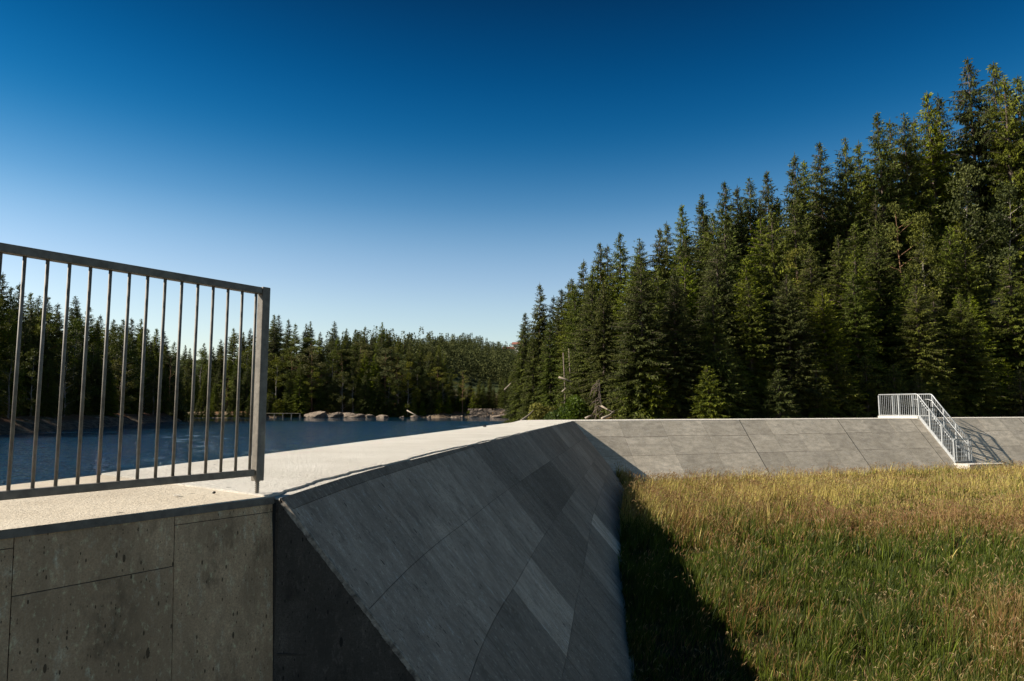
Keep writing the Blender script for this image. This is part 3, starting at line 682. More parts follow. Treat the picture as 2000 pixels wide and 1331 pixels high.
cp_, sp2 = math.cos(PITCH), math.sin(PITCH)
def ray(px, py):
    u = (665.5-py)/1333; Y = cp_-u*sp2; return ((px-1000)/1333)/Y, (sp2+u*cp_)/Y
def colx(px, y, zr): 
    # X at depth y for picture column px, for something standing about zr*y above the eye
    yc = y*cp_+zr*y*sp2; return (px-1000)/1333*yc
ORD = ['first', 'second', 'third', 'fourth', 'fifth', 'sixth', 'seventh', 'eighth', 'ninth', 'tenth', 'eleventh', 'twelfth', 'thirteenth', 'fourteenth', 'fifteenth', 'sixteenth', 'seventeenth', 'eighteenth', 'nineteenth', 'twentieth']
ORD += ['twenty-'+o for o in ORD[:9]]+['thirtieth']+['thirty-'+o for o in ORD[:9]]
# --- right forest: skyline trees (column, row of tip, distance)
RS = [(1028, 610, 66), (1053, 551, 62), (1095, 564, 60), (1117, 543, 57), (1141, 506, 55), (1172, 472, 53), (1188, 476, 55), (1212, 454, 52), (1247, 465, 50), (1284, 446, 50), (1303, 432, 52), (1335, 398, 50), (1371, 377, 49),
      (1415, 352, 48), (1439, 362, 50), (1463, 347, 49), (1501, 332, 48), (1553, 297, 47), (1599, 275, 48), (1647, 268, 48), (1676, 275, 50), (1717, 216, 49), (1733, 232, 52), (1762, 220, 50), (1785, 229, 53), (1816, 178, 51), (1833, 181, 54), (1890, 114, 52),
      (1934, 121, 54), (1958, 147, 50), (1981, 148, 53), (2020, 165, 52), (2075, 150, 54), (2130, 130, 56)]
skx = [960]+[r[0] for r in RS]+[2600]; sky_ = [640]+[r[1] for r in RS]+[60]
def skyr(px): return np.interp(px, skx, sky_)
gR = 'spruces on the hillside behind the right dam wall'
for i, (px, py, y) in enumerate(RS):
    xr, zr = ray(px, py); x = xr*y; zt = zr*y; g = ground1(x, y); h = zt-g+.12
    wid = 1.0*min(1.2, max(.92, 13/h)) 
    tree('spruce', x, y, h, f'{ORD[i]} spruce tip on the right-hand skyline, counted uphill from the lake', gR, which=[0, 1, 0, 4, 1, 0, 3, 0, 2, 0, 1, 0, 4, 0, 1, 2, 0, 1, 0, 2, 1, 0, 3, 2, 1, 0, 1, 2, 0, 1, 0, 2, 0, 1][i], wid=wid, z=g-.12)
# rows in front of the skyline
def back_pt(s, D): return (CX+RX*s-QX*(2.2+D), CY+RY*s-QY*(2.2+D))
rowspec = [(1.9, 1.5, 2.2, 3.6, 'young'), (3.6, 2.3, 6.5, 9.5, 'spruce'), (5.2, 2.7, 6.5, 9.5, 'spruce'), (8.0, 2.9, 8.5, 11.5, 'spruce'), (11.0, 3.0, 9.5, 13, 'spruce'), (14.5, 3.2, 10.5, 14, 'spruce'), (19, 3.8, 11, 15, 'spruce')]
for ri, (D, stp, h0, h1, kind) in enumerate(rowspec):
    s = -9+trng.uniform(0, 2)
    while s < 40:
        d_ = D+trng.uniform(-1, 1); x, y = back_pt(s+trng.uniform(-.5, .5), d_); s += stp*trng.uniform(.75, 1.25)
        px = 1000+1333*x/y
        if x < 2.8+ (0.02*y) or px > 2250: continue
        if ri < 2 and 1150 < px < 1235: continue              # bare slope with the fallen tree
        g = ground1(x, y); zlim = ray(px, skyr(px)+18)[1]*y; h = trng.uniform(h0, h1)
        h = min(h, (zlim-g)*trng.uniform(.82, .97))
        if h < 2.5: continue
        k = kind
        if kind == 'spruce' and h < 6.0: k = 'young'
        if k == 'young':
            tree(k, x, y, h, 'low bushy conifer just behind the right dam crest, sunlit to the ground', 'low conifers behind the right dam crest', wid=1.45)
        else:
            w_ = None
            tree(k, x, y, h, 'tall spruce inside the dense hillside stand behind the right dam wall, below the skyline', gR, wid=trng.uniform(.92, 1.2)*min(1.3, max(.95, 12/h)), which=trng.choice([0, 1, 2, 4, 0, 4, 3]))
for px in range(1240, 1440, 13):
    y = trng.uniform(31.6, 33.6)
    tree('young', ray(px, 800)[0]*y, y, trng.uniform(2.4, 4.4), 'low bushy conifer just behind the right dam crest, sunlit to the ground', 'low conifers behind the right dam crest', wid=1.5)
# farther spruces at the lake end of the stand
for (px, y, h) in ((1022, 58, 9.5), (1042, 52, 8.0), (1075, 50, 8.5), (1085, 62, 11.5), (1125, 48, 9.5), (1150, 45, 9.0), (1018, 66, 9.0), (1062, 70, 11.5), (1110, 66, 13)):
    x, _ = ray(px, 800); tree('spruce', x*y, y, h, 'shorter spruce at the lake end of the right-hand stand', 'spruces at the lake end of the right-hand stand', which=4 if y < 60 else 5 if px > 1080 else 0, wid=1.05)
# birches and pines on the right hillside
for i, (px, py, y, k, lab) in enumerate(((1880, 322, 41, 'birch', 'tall leafy birch with pale trunk high on the right hillside, under the tallest spruce'), (1968, 362, 40, 'birch', 'leafy birch high at the right border of the hillside'),
        (1762, 395, 40, 'pine', 'flat crowned pine with bare trunk on the right hillside'), (1800, 420, 37, 'birch', 'green birch just uphill of the flat crowned pine'),
        (1560, 480, 37, 'pine', 'olive pine among the mid spruces above the dam'))):
    y += 5.5; xr, zr = ray(px, py); x = xr*y; g = ground1(x, y); tree(k, x, y, zr*y-g, lab, None, z=g-.1, wid=.8, which=None if k == 'pine' else (0, 1)[i % 2])
# --- left and centre shore skylines
LS = [(5, 531), (24, 560), (38, 551), (64, 571), (78, 577), (97, 579), (116, 591), (148, 578), (177, 597), (198, 614), (222, 623), (239, 623), (258, 620), (275, 622), (290, 640), (304, 641), (322, 647), (341, 666)]
CS = [(362, 673), (372, 679), (400, 669), (416, 677), (431, 662), (456, 639), (477, 648), (490, 641), (512, 630), (534, 614), (546, 614), (563, 622), (576, 631), (599, 632), (606, 627), (626, 648), (653, 627), (678, 641), (696, 643), (714, 636),
      (725, 657), (746, 629), (760, 646), (779, 655), (790, 655), (802, 667), (821, 667), (844, 674), (857, 673), (868, 690)]
def shoreY(px): return np.interp(px, [-150, 0, 150, 250, 345], [40, 52, 68, 85, 106])
gL, gC = 'trees along the left shore behind the steel railing', 'trees along the far shore of the lake'
lx = [-150]+[p[0] for p in LS+CS]; ly = [500]+[p[1] for p in LS+CS]
for i, (px, py) in enumerate(LS):
    y = shoreY(px)+trng.uniform(9, 14); xr, zr = ray(px, py); x = xr*y; g = ground1(x, y)
    tree('spruce', x, y, zr*y-g+.12, f'{ORD[i]} spruce tip of the left shore skyline seen through the steel railing', gL, which=trng.choice([0, 1, 2, 3]), z=g-.12, wid=1.0)
for i, (px, py) in enumerate(CS):
    y = trng.uniform(150, 164); xr, zr = ray(px, py); x = xr*y; g = ground1(x, y)
    tree('spruce', x, y, zr*y-g+.12, f'{ORD[i]} spruce tip of the far shore skyline, counted from the end of the left shore', gC, which=trng.choice([0, 1, 2, 2, 3]), z=g-.12, wid=.95)
for row, (dy, st_, f0, f1) in enumerate(((2.5, 34, .45, .66), (5.5, 32, .6, .85), (9, 32, .75, .92), (16, 40, .85, .97))):
    px = -140+row*11
    while px < 345:
        y = shoreY(px)+dy+trng.uniform(-1, 1); xr, _ = ray(px, 700); x = xr*y; g = ground1(x, y)
        zl = ray(px, np.interp(px, lx, ly))[1]*y; h = (zl-g)*trng.uniform(f0, f1)
        k = trng.choices(['spruce', 'birch', 'pine'], [.68, .24, .08])[0] if row < 3 else 'spruce'
        lab = {'spruce': 'dark spruce in the shaded wood of the left shore, seen through the railing bars', 'birch': 'yellow-green birch with sunlit leaves in the left shore wood behind the railing', 'pine': 'olive pine in the left shore wood behind the railing'}[k]
        if h > 3: tree(k, x, y, h, lab, {'spruce': gL, 'birch': 'birches along the left shore', 'pine': 'pines along the left shore'}[k], wid=1.1, which={'spruce': None, 'birch': 2, 'pine': 1}[k])
        px += st_*trng.uniform(.8, 1.2)*70/max(60, y)
def farshore(px): return np.interp(px, [345, 500, 560, 640, 900, 1010], [141, 139, 138, 137, 141, 139])
for row, (dy, st_, f0, f1) in enumerate(((2.0, 21, .40, .60), (4.5, 20, .55, .8), (8, 20, .72, .92))):
    px = 340+row*7
    while px < 1005:
        y = farshore(px)+dy+trng.uniform(-.8, .8); xr, _ = ray(px, 700); x = xr*y; g = ground1(x, y)
        pyk = np.interp(px, lx+[900, 1010], ly+[720, 715]); zl = ray(px, pyk)[1]*y; h = (zl-g)*trng.uniform(f0, f1)
        if 870 < px and row == 0: px += 14; continue
        wts = [.35, .25, .40] if 590 < px < 720 else [.7, .2, .1]
        k = trng.choices(['spruce', 'birch', 'pine'], wts)[0]
        lab = {'spruce': 'spruce in the wood on the far shore of the lake, its tip below the skyline', 'birch': 'light green birch on the far shore of the lake', 'pine': 'olive pine in the wood above the far shore rocks'}[k]
        if h > 2.5: tree(k, x, y, h, lab, {'spruce': gC, 'birch': 'birches along the far shore', 'pine': 'pines along the far shore'}[k], wid=1.2, which={'spruce': trng.choice([0, 1, 2, 4]), 'birch': 2, 'pine': 1}[k])
        px += st_*trng.uniform(.8, 1.2)
for px in range(343, 505, 9):
    px += trng.uniform(-3, 3); y = np.interp(px, [343, 455, 505], [138.2, 137.0, 137.6])+.3; x = ray(px, 700)[0]*y
    tree('young', x, y, trng.uniform(1.5, 2.6), 'low young spruce at the water edge of the far shore wood', 'low conifers at the far water edge', wid=1.6)
for px in list(range(338, 600, 17))+list(range(700, 880, 16)):
    px += trng.uniform(-5, 5); y = farshore(px)+1.2 if px > 345 else 141; x = ray(px, 700)[0]*y
    tree('young', x, y, trng.uniform(2.6, 4.6), 'low young spruce at the water edge of the far shore wood', 'low conifers at the far water edge', wid=1.25)
tree('pine', colx(903, 142.5, 0), 142.5, 9.0, 'single spreading pine with sunlit tiers beside the stone bank', None, which=2)
tree('young', colx(925, 141.5, 0), 141.5, 4.5, 'small light green tree at the foot of the single spreading pine', None, which=1, wid=1.2)
# --- bushes behind the dam corner
def bush(px, y, h, w, label, seed, mat='bush'):
    xr, _ = ray(px, 800); x = xr*y; z = ground1(x, y); rng = np.random.RandomState(seed)
    c = [np.array((rng.uniform(-.3, .3)*w, rng.uniform(-.3, .3)*w, h*(.12+.8*k/14))) for k in range(15)]
    r_ = [w*.36*(1-.55*abs(k/14-.4))*rng.uniform(.8, 1.15) for k in range(15)]
    V, F, C_ = clumps(rng, c, r_, 500, (.07, .15), (.03, .05), 1.0)
    rt = tag(empty('bush', (x, y, z)), label, 'bush'); ob('foliage', mesh('foliage', V, [F], [M[mat]], attrs={'var': C_}), rt)
    b = MB()
    for k in range(5): b.tube([(0, 0, -.1), (rng.uniform(-.3, .3)*w, rng.uniform(-.3, .3)*w, h*.6)], [.03, .01], 5)
    b.build('stem', M['bark'], rt)
bush(1062, 38, 2.3, 1.6, 'rounded grey-green bush left of the two leafy bushes behind the dam corner', 1, 'pine')
bush(1092, 34.5, 1.5, 1.6, 'low dark leafy bush behind the dam corner, beside the rounded bush', 2)
bush(1128, 34, 1.7, 1.7, 'green leafy bush behind the dam corner, beside the upright bare dead spruce', 3)
bush(1265, 33.5, 1.0, 1.6, 'low green bush just right of the reddish bare slope', 4)

# ------------------------------------------------------------------ distant wooded hill (one mass) and houses
def far_wood():
    rng = np.random.RandomState(5); Vs, Fs, Cs = [], [], []; nb = 0
    n = 1500; px = rng.uniform(640, 1060, n); y = rng.uniform(185, 460, n)
    for i in range(n):
        if 982 < px[i] < 1022 and y[i] > 395: continue
        xr, _ = ray(px[i], 700); x = xr*y[i]; g = ground1(x, y[i])
        t = (y[i]-175)/300; h = rng.uniform(7, 11)*(1.0 if rng.rand() < .7 else .8); m = 230; con = rng.rand() < .6
        u = rng.rand(m)**(.8); a = rng.uniform(0, 6.28, m); r_ = (h*.20*(1-u)+.2 if con else h*.32*np.sqrt(np.clip(1-(2*u-1)**2, .05, 1)))*rng.uniform(.5, 1, m)
        if not con: h *= .7
        P = np.c_[x+r_*np.cos(a), y[i]+r_*np.sin(a), g+h*(.08+.9*u)]; d = norm(np.c_[np.cos(a), np.sin(a), rng.uniform(-.6, .5, m)]+rng.normal(0, .3, (m, 3)))
        V, F = sprays(P, d, rng.uniform(.3, .75, m), rng.uniform(.08, .17, m), rng); Vs.append(V); Fs.append(F+nb); nb += len(V); Cs.append(np.repeat(np.clip(rng.uniform(0, .7)+rng.uniform(0, .3, m), 0, 1), 4))
    me = mesh('far_forest', np.concatenate(Vs), [np.concatenate(Fs)], [M['farwood']], attrs={'var': np.concatenate(Cs)})
    tag(ob('far_forest', me), 'mixed forest covering the distant hill', 'forest', kind='stuff')
far_wood()
M['housewall'] = plain('white_house_wall', (.78, .75, .70), (.66, .62, .56), .6, .8, bump=.1)
M['redroof'] = plain('red_tile_roof', (.27, .10, .07), (.18, .07, .05), 1.5, .8, bump=.4)
M['window'] = plain('window_glass', (.04, .05, .06), (.02, .03, .04), 1, .1, spec=.6)
def house(px, py, y, w, d, h, label, rz):
    xr, zr = ray(px, py); x = xr*y; z = zr*y
    rt = tag(empty('house', (x, y, z), rz), label, 'house')
    b = MB(); b.box((0, 0, h/2-3), (w, d, h+6)); wl = b.build('wall', M['housewall'], rt)
    e = .5; hw, hd = w/2+e, d/2+e; V = [(-hw, -hd, h), (hw, -hd, h), (hw, hd, h), (-hw, hd, h), (-hw, 0, h+w*.28), (hw, 0, h+w*.28)]
    rf = ob('roof', mesh('roof', V, [[(0, 1, 5, 4), (2, 3, 4, 5), (3, 2, 1, 0)], [(0, 4, 3), (1, 2, 5)]], [M['redroof']]), rt)
    MB().box((w*.2, .6, h+w*.25), (.7, .7, 1.6)).build('chimney', M['housewall'], rf)
    for kx in (-.3, 0, .3):
        for kz in (.3, .72):
            wf = MB().box((w*kx, -d/2-.04, h*kz), (w*.15, .12, h*.22)).build('window', M['housewall'], rt); MB().box((w*kx, -d/2-.12, h*kz), (w*.12, .06, h*.18)).build('pane', M['window'], wf)
house(993, 694, 425, 6, 5, 3.6, 'pale house with red roof on the distant wooded hill, the lower of two', .3)
house(1011, 685, 440, 6, 6, 3.8, 'upper pale red house beside the tall lakeside spruce', -.2)

# ------------------------------------------------------------------ shore rocks, stone bank, dock, logs
def rock(x, y, z, sx, sy, sz, seed, label, group=None, name='boulder'):
    rng = np.random.RandomState(seed); import bmesh
    bm = bmesh.new(); bmesh.ops.create_icosphere(bm, subdivisions=3, radius=1)
    pl = norm(rng.normal(size=(9, 3))); of = rng.uniform(.42, .85, 9)
    for v in bm.verts:
        c = np.array(v.co)
        for p_, o_ in zip(pl, of):
            t = c@p_-o_
            if t > 0: c = c-p_*t
        c += rng.normal(0, .018, 3); v.co = c*(sx, sy, sz)
    me = bpy.data.meshes.new(name); bm.to_mesh(me); bm.free(); me.materials.append(M['rock'])
    return tag(ob(name, me, loc=(x, y, z)), label, 'boulder', group)
def shx(px, y): return ray(px, 815)[0]*y
rock(shx(622, 136), 136, -1.7, 3.0, 2.2, 1.5, 1, 'large pale boulder at the left end of the rocks on the far shore')
rock(shx(652, 136.5), 136.5, -1.85, 2.2, 1.8, 1.15, 2, 'split boulder with a dark cleft beside the large pale boulder')
rock(shx(676, 137), 137, -1.95, 2.8, 1.5, .95, 3, 'broad brown boulder right of the split boulder on the far shore')
g_ = 'small rocks along the far waterline'
for i, (px, w_) in enumerate(((586, .7), (697, 2.6), (703, 1.0), (722, 1.9), (741, .7), (748, 1.3), (786, .6), (812, 1.2), (838, .5), (893, 1.7), (901, .8), (958, .9), (976, 2.4), (984, 1.0), (521, .6), (545, .9), (552, .5))):
    y = farshore(px)-.2-(i%3)*.5; rock(shx(px, y), y, -2.0, w_, w_*.7, .35+w_*.22, 20+i, 'small low rock on the far waterline', g_)
for px, py, y, sz, lab in ((1712, 640, 44, 2.0, 'pale sunlit rock outcrop showing between the spruces above the landing railing'), (1985, 605, 43, 2.4, 'rock outcrop among the spruces at the right border of the hillside')):
    a_, c_ = ray(px, py); rock(a_*y, y, c_*y-.6, sz, sz*.7, sz, px, lab, name='rock_outcrop')
def bank():
    rng = random.Random(6); b = MB()
    for r_ in range(5):
        px = 918+rng.uniform(0, 4)
        while px < 1012:
            w_ = rng.uniform(.5, 1.1); y = 138.6+.12*r_; x = shx(px, y); z = -1.85+.36*r_
            a_ = [rng.uniform(-.06, .06) for _ in range(16)]
            hw, hh = w_/2, .17
            b.hexa([(x-hw+a_[0], y-.3+a_[1], z-hh), (x+hw+a_[2], y-.3+a_[3], z-hh), (x+hw, y+.6, z-hh), (x-hw, y+.6, z-hh), (x-hw+a_[4], y-.25+a_[5], z+hh+a_[6]), (x+hw+a_[7], y-.25+a_[8], z+hh+a_[9]), (x+hw, y+.6, z+hh), (x-hw, y+.6, z+hh)])
            px += (w_+.04)/138*1333
    return b
tag(bank().build('stone_wall', M['rock']), 'low dry stone wall holding the far bank, right of the spreading pine', 'stone wall')
b = MB(); dy = 137.2; x0, x1 = shx(505, dy), shx(588, dy)
xx = x0
while xx < x1: b.box((xx, dy, -1.15), (.5, 1.6, .08)); xx += .54
dk = tag(empty('dock', ((x0+x1)/2, dy, -2)), 'narrow grey wooden dock on posts along the far bank', 'dock')
o = b.build('deck', M['deadwood']); par(o, dk)
for k in range(6):
    o = MB().box((x0+(x1-x0)*k/5, dy-.7, -1.6), (.16, .16, .9)).build('post', M['deadwood']); par(o, dk)
M['greytrunk'] = plain('grey_trunk', (.20, .15, .115), (.09, .07, .055), 5, .9, bump=.5, dist=.02)
def log(pts, r, label, name='dead_log', twigs=0, seed=0, group=None, mat=None):
    pts = [np.array(p, float) for p in pts]; base = pts[0].copy(); b = MB(); b.tube([p-base for p in pts], [r*(1-.6*i/(len(pts)-1)) for i in range(len(pts))], 7)
    o = b.build(name, mat or M['deadwood'], smooth=True, loc=tuple(base)); tag(o, label, 'dead wood', group)
    if twigs:
        rng = random.Random(seed); t_ = MB()
        for k in range(twigs):
            i = rng.randrange(len(pts)-1); p = pts[i]+(pts[i+1]-pts[i])*rng.random()-base
            q = p+np.array((rng.uniform(-.5, .1), rng.uniform(-.2, .2), rng.uniform(-.7, -.2))); m_ = (p+q)/2+np.array((-.1, 0, .08)); t_.tube([p, m_, q], [.014, .009, .004], 4)
        t_.build('twigs', mat or M['deadwood'], o)
    return o
def at(px, py, y): a, c = ray(px, py); return (a*y, y, c*y)
log([at(1178, 808, 32), at(1174, 790, 32), at(1170, 742, 32)], .045, 'upright bare dead spruce with hanging twigs on the reddish slope', 'dead_spruce', 40, 3, mat=M['greytrunk'])
log([at(1172, 792, 31.6), at(1186, 800, 31.5), at(1200, 807, 31.2)], .05, 'pale broken stem lying against the upright bare dead spruce')
log([at(1176, 818, 30.5), at(1190, 812, 30.9), at(1200, 803, 31.4)], .07, 'thick pale log lying on the reddish slope behind the crest')
log([at(1143, 818, 31), at(1150, 814, 31), at(1157, 811, 31.2)], .06, 'short pale log left of the reddish slope')
log([at(1091, 737, 38), at(1106, 742, 38), at(1122, 748, 38)], .06, 'slanting bare pole hanging between the trunks at the lake end')
log([at(1098, 766, 37), at(1106, 758, 37)], .06, 'short broken branch above the green leafy bushes at the dam corner')
log([at(1243, 816, 33), at(1256, 800, 34), at(1266, 790, 35)], .09, 'leaning brown log on the slope right of the low green bush')
log([at(1018, 822, 32), at(1032, 812, 34), at(1042, 802, 36)], .06, 'dark slanting log at the water end of the right-hand stand')
log([at(985, 762, 80), at(995, 752, 80), at(1001, 745, 80)], .09, 'pale bare branch sticking out over the lake')
log([at(795, 802, 136), at(808, 809, 135.5), at(822, 816, 135)], .13, 'thin pale log sloping into the water on the far shore')
log([at(336, 815, 104), at(345, 818, 103.5), at(354, 822, 103)], .12, 'bare driftwood at the tip of the left shore')
for k, (px, y) in enumerate(((1104, 44), (1115, 46), (1112, 50), (1150, 44), (1155, 47), (1140, 49))):
    x = ray(px, 760)[0]*y; g = ground1(x, y)
    log([(x-.1, y, g-.3), (x, y, g+2.4), (x-.12, y, g+4.9)], .085, 'tall bare grey trunk between the bushes and the dark spruces at the lake end', 'bare_trunk', 0, 0, mat=M['greytrunk'], group= 'bare trunks at the lake end of the stand')
# bits on the crest
def chip(px, py, s_, label, name, mat, zf=.5):
    a, c = ray(px, py); y = H/c; rng = np.random.RandomState(int(px)); import bmesh
    bm = bmesh.new(); bmesh.ops.create_icosphere(bm, subdivisions=1, radius=1)
    for v in bm.verts: v.co = np.array(v.co)*(1, .8, zf)*s_*rng.uniform(.75, 1.2)
    me = bpy.data.meshes.new(name); bm.to_mesh(me); bm.free(); me.materials.append(mat)
    tag(ob(name, me, loc=(a*y, y, H+.008+s_*zf*.6)), label, name.replace('_', ' '))
chip(418, 967, .011, 'small dark pebble on the crest left of the railing foot', 'pebble', M['seal'], .8)
chip(345, 971, .026, 'flat pale flake of mortar on the sandy crest under the bottom rail', 'mortar_flake', M['crest'], .10)
chip(947, 835, .05, 'dark stone lying at the far lake edge of the white crest', 'stone', M['seal'], .7)
chip(826, 848, .02, 'tiny dark stone half way along the white crest', 'stone', M['seal'], .7)

# ------------------------------------------------------------------ meadow grass
def grass():
    rng = np.random.RandomState(8)
    zones = [(4.6, 8, 1500, .0045), (8, 12, 900, .006), (12, 17, 520, .009), (17, 23, 330, .0125), (23, 38, 240, .016)]
    zones = [(4.6, 8, 2500, .0034, 30), (8, 12, 1700, .0042, 32), (12, 17, 1050, .0062, 34), (17, 23, 620, .0085, 34), (23, 38, 420, .0115, 34)]
    X, Y, Wd, TH, TL, TC, OX, OY = [[] for _ in range(8)]
    for (y0, y1, den, w, per) in zones:                          # tussocks, each with its own height, lean and colour
        xa, xb = .3, .75*y1+4; area = (y1-y0)*(xb-xa); nt_ = int(area*den/per); cx = rng.uniform(xa, xb, nt_); cy = rng.uniform(y0, y1, nt_)
        k = cx < .75*cy+4; cx, cy = cx[k], cy[k]; nt_ = len(cx); rep = np.repeat(np.arange(nt_), per); r0 = .035+.011*math.sqrt(y0)
        ox, oy = rng.normal(0, r0, len(rep)), rng.normal(0, r0, len(rep))
        th = rng.uniform(.35, 1.4, nt_)**1.3; X.append(cx[rep]+ox); Y.append(cy[rep]+oy); Wd.append(np.full(len(rep), w)); TH.append(th[rep]); TL.append(rng.normal(.2, .9, nt_)[rep]); TC.append(rng.rand(nt_)[rep]); OX.append(ox/r0); OY.append(oy/r0)
    X, Y, Wd, TH, TL, TC, OX, OY = map(np.concatenate, (X, Y, Wd, TH, TL, TC, OX, OY))
    # keep only land between the two sloping faces
    g = ground(np.c_[X, Y]); drop = H-g
    mainx = np.interp(Y, FP[:, 1], FP[:, 0]); e1 = (X-mainx)*.984-K*drop
    e2 = (QX*(X-CX)+QY*(Y-CY))-K*drop
    k = (e1 > -.03) & (e2 > .0) & (QX*(X-CX)+QY*(Y-CY) > .8)
    pad = (abs((X-fp[0])*RX+(Y-fp[1])*RY) < 1.1) & (abs((X-fp[0])*QX+(Y-fp[1])*QY) < .45); k &= ~pad
    X, Y, Wd, g, e1, TH, TL, TC, OX, OY = [a[k] for a in (X, Y, Wd, g, e1, TH, TL, TC, OX, OY)]; n = len(X)
    n1 = vnoise(X*.55, Y*.35, 21); n2 = vnoise(X*1.6, Y*1.1, 22); n3 = vnoise(X*4, Y*3, 23)
    hgt = (.29+.14*n1+.20*n2+.09*n3)*TH*(1-.15*sm(Y, 20, 24)); hgt = np.clip(hgt, .06, .66)
    kind = rng.rand(n)
    bend = np.clip(.25+.25*n2, .05, .6)
    g2 = lambda x0, y0, sx, sy: np.exp(-((X-x0)/sx)**2-((Y-y0)/sy)**2)
    red = np.exp(-((Y-14.2-.10*X+.9*n2)/1.5)**2)*sm(X, 4.8, 7.5)*.9 + .35*sm(n1, .15, .4)*sm(X, 3, 6)+.8*g2(6.3, 8.3, 1.0, 1.3)+.7*g2(3.7, 15, .7, 2.2)+.4*g2(3.6, 9.5, .6, .8)+.35*sm(-n1+.6*n3, .25, .6); gold = sm(Y, 12, 19)*.85+.3*sm(n2, .1, .4)
    tall = (kind < .26+.14*gold)
    L = hgt*np.where(tall, rng.uniform(1.0, 1.5, n), rng.uniform(.45, 1.0, n)); L = np.clip(L, .08, .78)
    az = TL+rng.normal(0, .5, n); b = rng.uniform(.05, .5, n)*(1+bend)*np.where(tall, .7, 1)
    dx, dy = np.cos(az)+.6*OX, np.sin(az)+.6*OY; ll = np.hypot(dx, dy)+1e-6; dx, dy = dx/ll, dy/ll
    perp = rng.uniform(0, 6.28, n); wx, wy = np.cos(perp), np.sin(perp)
    P = np.c_[X, Y, g-.02]; W = Wd*rng.uniform(.6, 1.3, n)*np.where(tall, .5, 1.1)
    def lvl(t, wf):
        c = P+np.c_[dx*b*L*t**1.8, dy*b*L*t**1.8, L*t*(1-.22*b*t)]; off = np.c_[wx, wy, np.zeros(n)]*(W*wf)[:, None]; return c-off, c+off
    a0, a1 = lvl(0., .7); b0, b1 = lvl(.4, 1.0); c0, c1 = lvl(.75, .7); tp = lvl(1., 0)[0]
    V = np.stack([a0, a1, b0, b1, c0, c1, tp], 1).reshape(-1, 3); i0 = np.arange(n)*7
    Q = np.concatenate([np.c_[i0, i0+1, i0+3, i0+2], np.c_[i0+2, i0+3, i0+5, i0+4]]); T = np.c_[i0+4, i0+5, i0+6]
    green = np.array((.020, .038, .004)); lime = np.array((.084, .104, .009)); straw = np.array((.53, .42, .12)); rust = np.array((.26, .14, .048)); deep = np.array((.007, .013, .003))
    r = np.clip(TC*.8+rng.rand(n)*.4-.1+.35*sm(Y, 10, 18), 0, 1)[:, None]; C = green*(1-r)+lime*r; C = np.where((rng.rand(n)*.5+(.5-.5*n3) < .42*(1-sm(Y, 13, 18)))[:, None], deep, C)  # share of near blades coloured almost black: lens vignetting painted into the grass
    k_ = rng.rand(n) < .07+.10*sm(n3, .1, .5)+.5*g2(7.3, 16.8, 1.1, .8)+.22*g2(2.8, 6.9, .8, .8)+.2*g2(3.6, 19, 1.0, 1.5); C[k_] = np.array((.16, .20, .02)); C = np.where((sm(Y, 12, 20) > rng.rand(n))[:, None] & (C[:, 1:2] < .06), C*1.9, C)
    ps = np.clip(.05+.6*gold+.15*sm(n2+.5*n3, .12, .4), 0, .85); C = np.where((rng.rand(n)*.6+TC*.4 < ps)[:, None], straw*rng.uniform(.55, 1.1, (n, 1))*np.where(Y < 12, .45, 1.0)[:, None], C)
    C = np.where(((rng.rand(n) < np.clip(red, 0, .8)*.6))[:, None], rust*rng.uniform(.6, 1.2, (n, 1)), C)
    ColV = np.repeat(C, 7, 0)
    # seed heads on the tall stems
    k = np.where(tall & (rng.rand(n) < np.clip(.09+.65*gold+.6*red, 0, 1)))[0]; m = len(k)
    tip = tp[k]; d0 = norm(np.c_[dx[k]*b[k], dy[k]*b[k], np.full(m, .9)-b[k]*.6])
    near = sm(-Y[k], -13, -8); sl = rng.uniform(.05, .09, m)*(1+.3*(1-near)); sw = (.0026+.0025*(1-near)+Wd[k]*.25)*rng.uniform(.8, 1.2, m)
    u1 = norm(np.cross(d0, rng.normal(size=(m, 3)))); u2 = np.cross(d0, u1); Vh, Fh = [], []; base = len(V)
    sag = np.c_[dx[k], dy[k], -np.ones(m)*.8]*(sl*.25)[:, None]
    st = tip-d0*sl[:, None]*.3; md = st+d0*(sl*.5)[:, None]+sag*.3; en = st+d0*sl[:, None]+sag*1.2
    for u in (u1, u2):
        Vh.append(np.stack([st, md+u*sw[:, None], en, md-u*sw[:, None]], 1).reshape(-1, 3)); Fh.append(np.arange(4*m).reshape(-1, 4)+base); base += 4*m
    pale = np.array((.42, .32, .15)); tan_ = np.array((.33, .20, .09)); pink = np.array((.31, .18, .085))
    rr = rng.rand(m)[:, None]; hc = np.where(rr < .35, pale, tan_); hc = np.where(rng.rand(m)[:, None] < np.clip(red[k], 0, .85)[:, None], pink, hc)*rng.uniform(.7, 1.15, (m, 1))
    hc = np.repeat(hc, 4, 0); V = np.concatenate([V]+Vh); ColV = np.concatenate([ColV, hc, hc]); Q = np.concatenate([Q]+Fh)
    # large nodding spikes close to the viewer
    kk = np.where((Y < 10.5) & (rng.rand(n) < .0022*(1+sm(X, 3.2, 5.5)*2.2)))[0]; Vb, Fb, Cb = [], [], []; base = len(V)
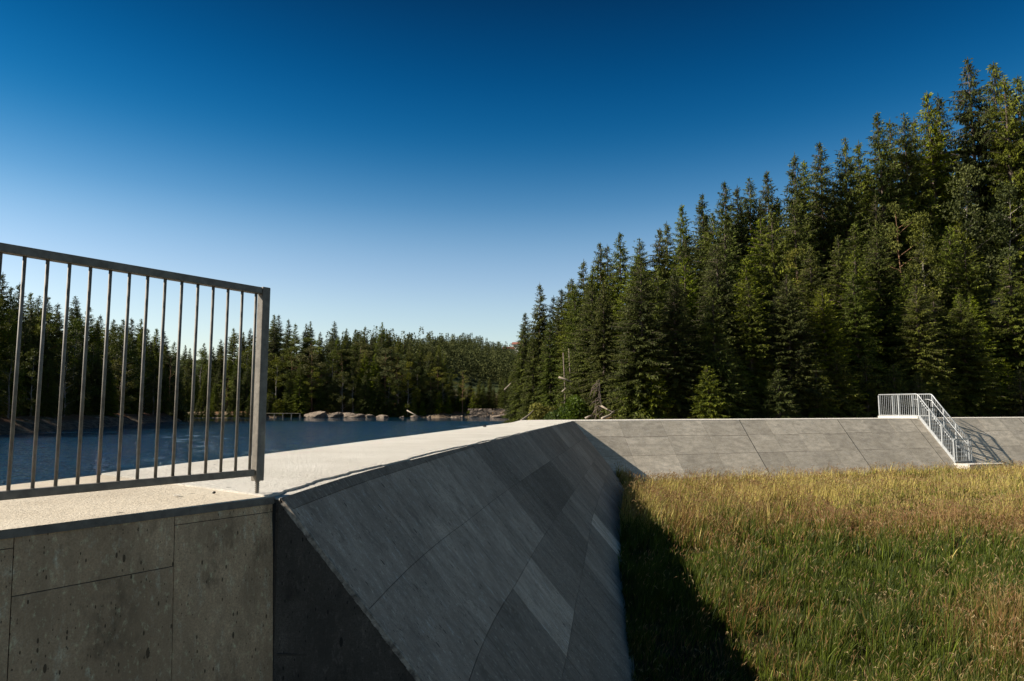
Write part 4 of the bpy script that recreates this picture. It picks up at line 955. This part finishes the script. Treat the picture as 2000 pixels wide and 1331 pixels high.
    for i in kk:
        h = g[i]+hgt[i]*rng.uniform(1.15, 1.6); root = np.array((X[i], Y[i], g[i])); a_ = rng.normal(.2, .6); dr = np.array((math.cos(a_), math.sin(a_), 0)); ln = rng.uniform(.05, .10)
        top = np.array((X[i], Y[i], h)); pts = [root, root+(top-root)*.6+dr*.02, top+dr*.06]
        sd = np.array((-dr[1], dr[0], 0))*.0022+np.array((.0012, 0, 0))
        a = base+len(Vb); Vb += [pts[0]-sd, pts[0]+sd, pts[1]-sd, pts[1]+sd, pts[2]-sd*.7, pts[2]+sd*.7]; Fb += [(a, a+1, a+3, a+2), (a+2, a+3, a+5, a+4)]; Cb += [(.16, .15, .05)]*6
        cc = rng.uniform(.75, 1.15); ns = 16
        for q in range(ns):
            t = q/ns; c = pts[2]+dr*ln*t+np.array((0, 0, .35*ln*t-.9*ln*t*t)); r_ = .009*math.sin(math.pi*(.12+.8*t)); e = norm(rng.normal(size=3)+dr*1.4); w = norm(np.cross(e, rng.normal(size=3)))
            a = base+len(Vb); Vb += [c, c+e*(r_*1.3)+w*r_*.45, c+e*r_*2.4, c+e*(r_*1.3)-w*r_*.45]; Fb.append((a, a+1, a+2, a+3)); Cb += [tuple(np.array((.46, .34, .17))*cc*rng.uniform(.8, 1.1))]*4
    V = np.concatenate([V, np.array(Vb)]); ColV = np.concatenate([ColV, np.array(Cb)]); Q = np.concatenate([Q, np.array(Fb)])
    m_, nt, out = new_mat('meadow_grass'); N = NT(nt)
    at_ = N.n('ShaderNodeAttribute', attribute_name='gcol').outputs['Color']
    p_ = N.n('ShaderNodeBsdfPrincipled', ins={'Base Color': at_, 'Roughness': .55, 'Specular IOR Level': .2}); t_ = N.n('ShaderNodeBsdfTranslucent', ins={'Color': at_})
    x_ = N.n('ShaderNodeMixShader', ins={0: .28, 1: p_.outputs[0], 2: t_.outputs[0]}); nt.links.new(x_.outputs[0], out.inputs[0])
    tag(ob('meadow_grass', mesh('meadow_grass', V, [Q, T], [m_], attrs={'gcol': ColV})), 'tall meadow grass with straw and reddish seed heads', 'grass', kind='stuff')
    print('grass blades', n, 'faces', len(Q)+len(T))
grass()
print('trees', count)
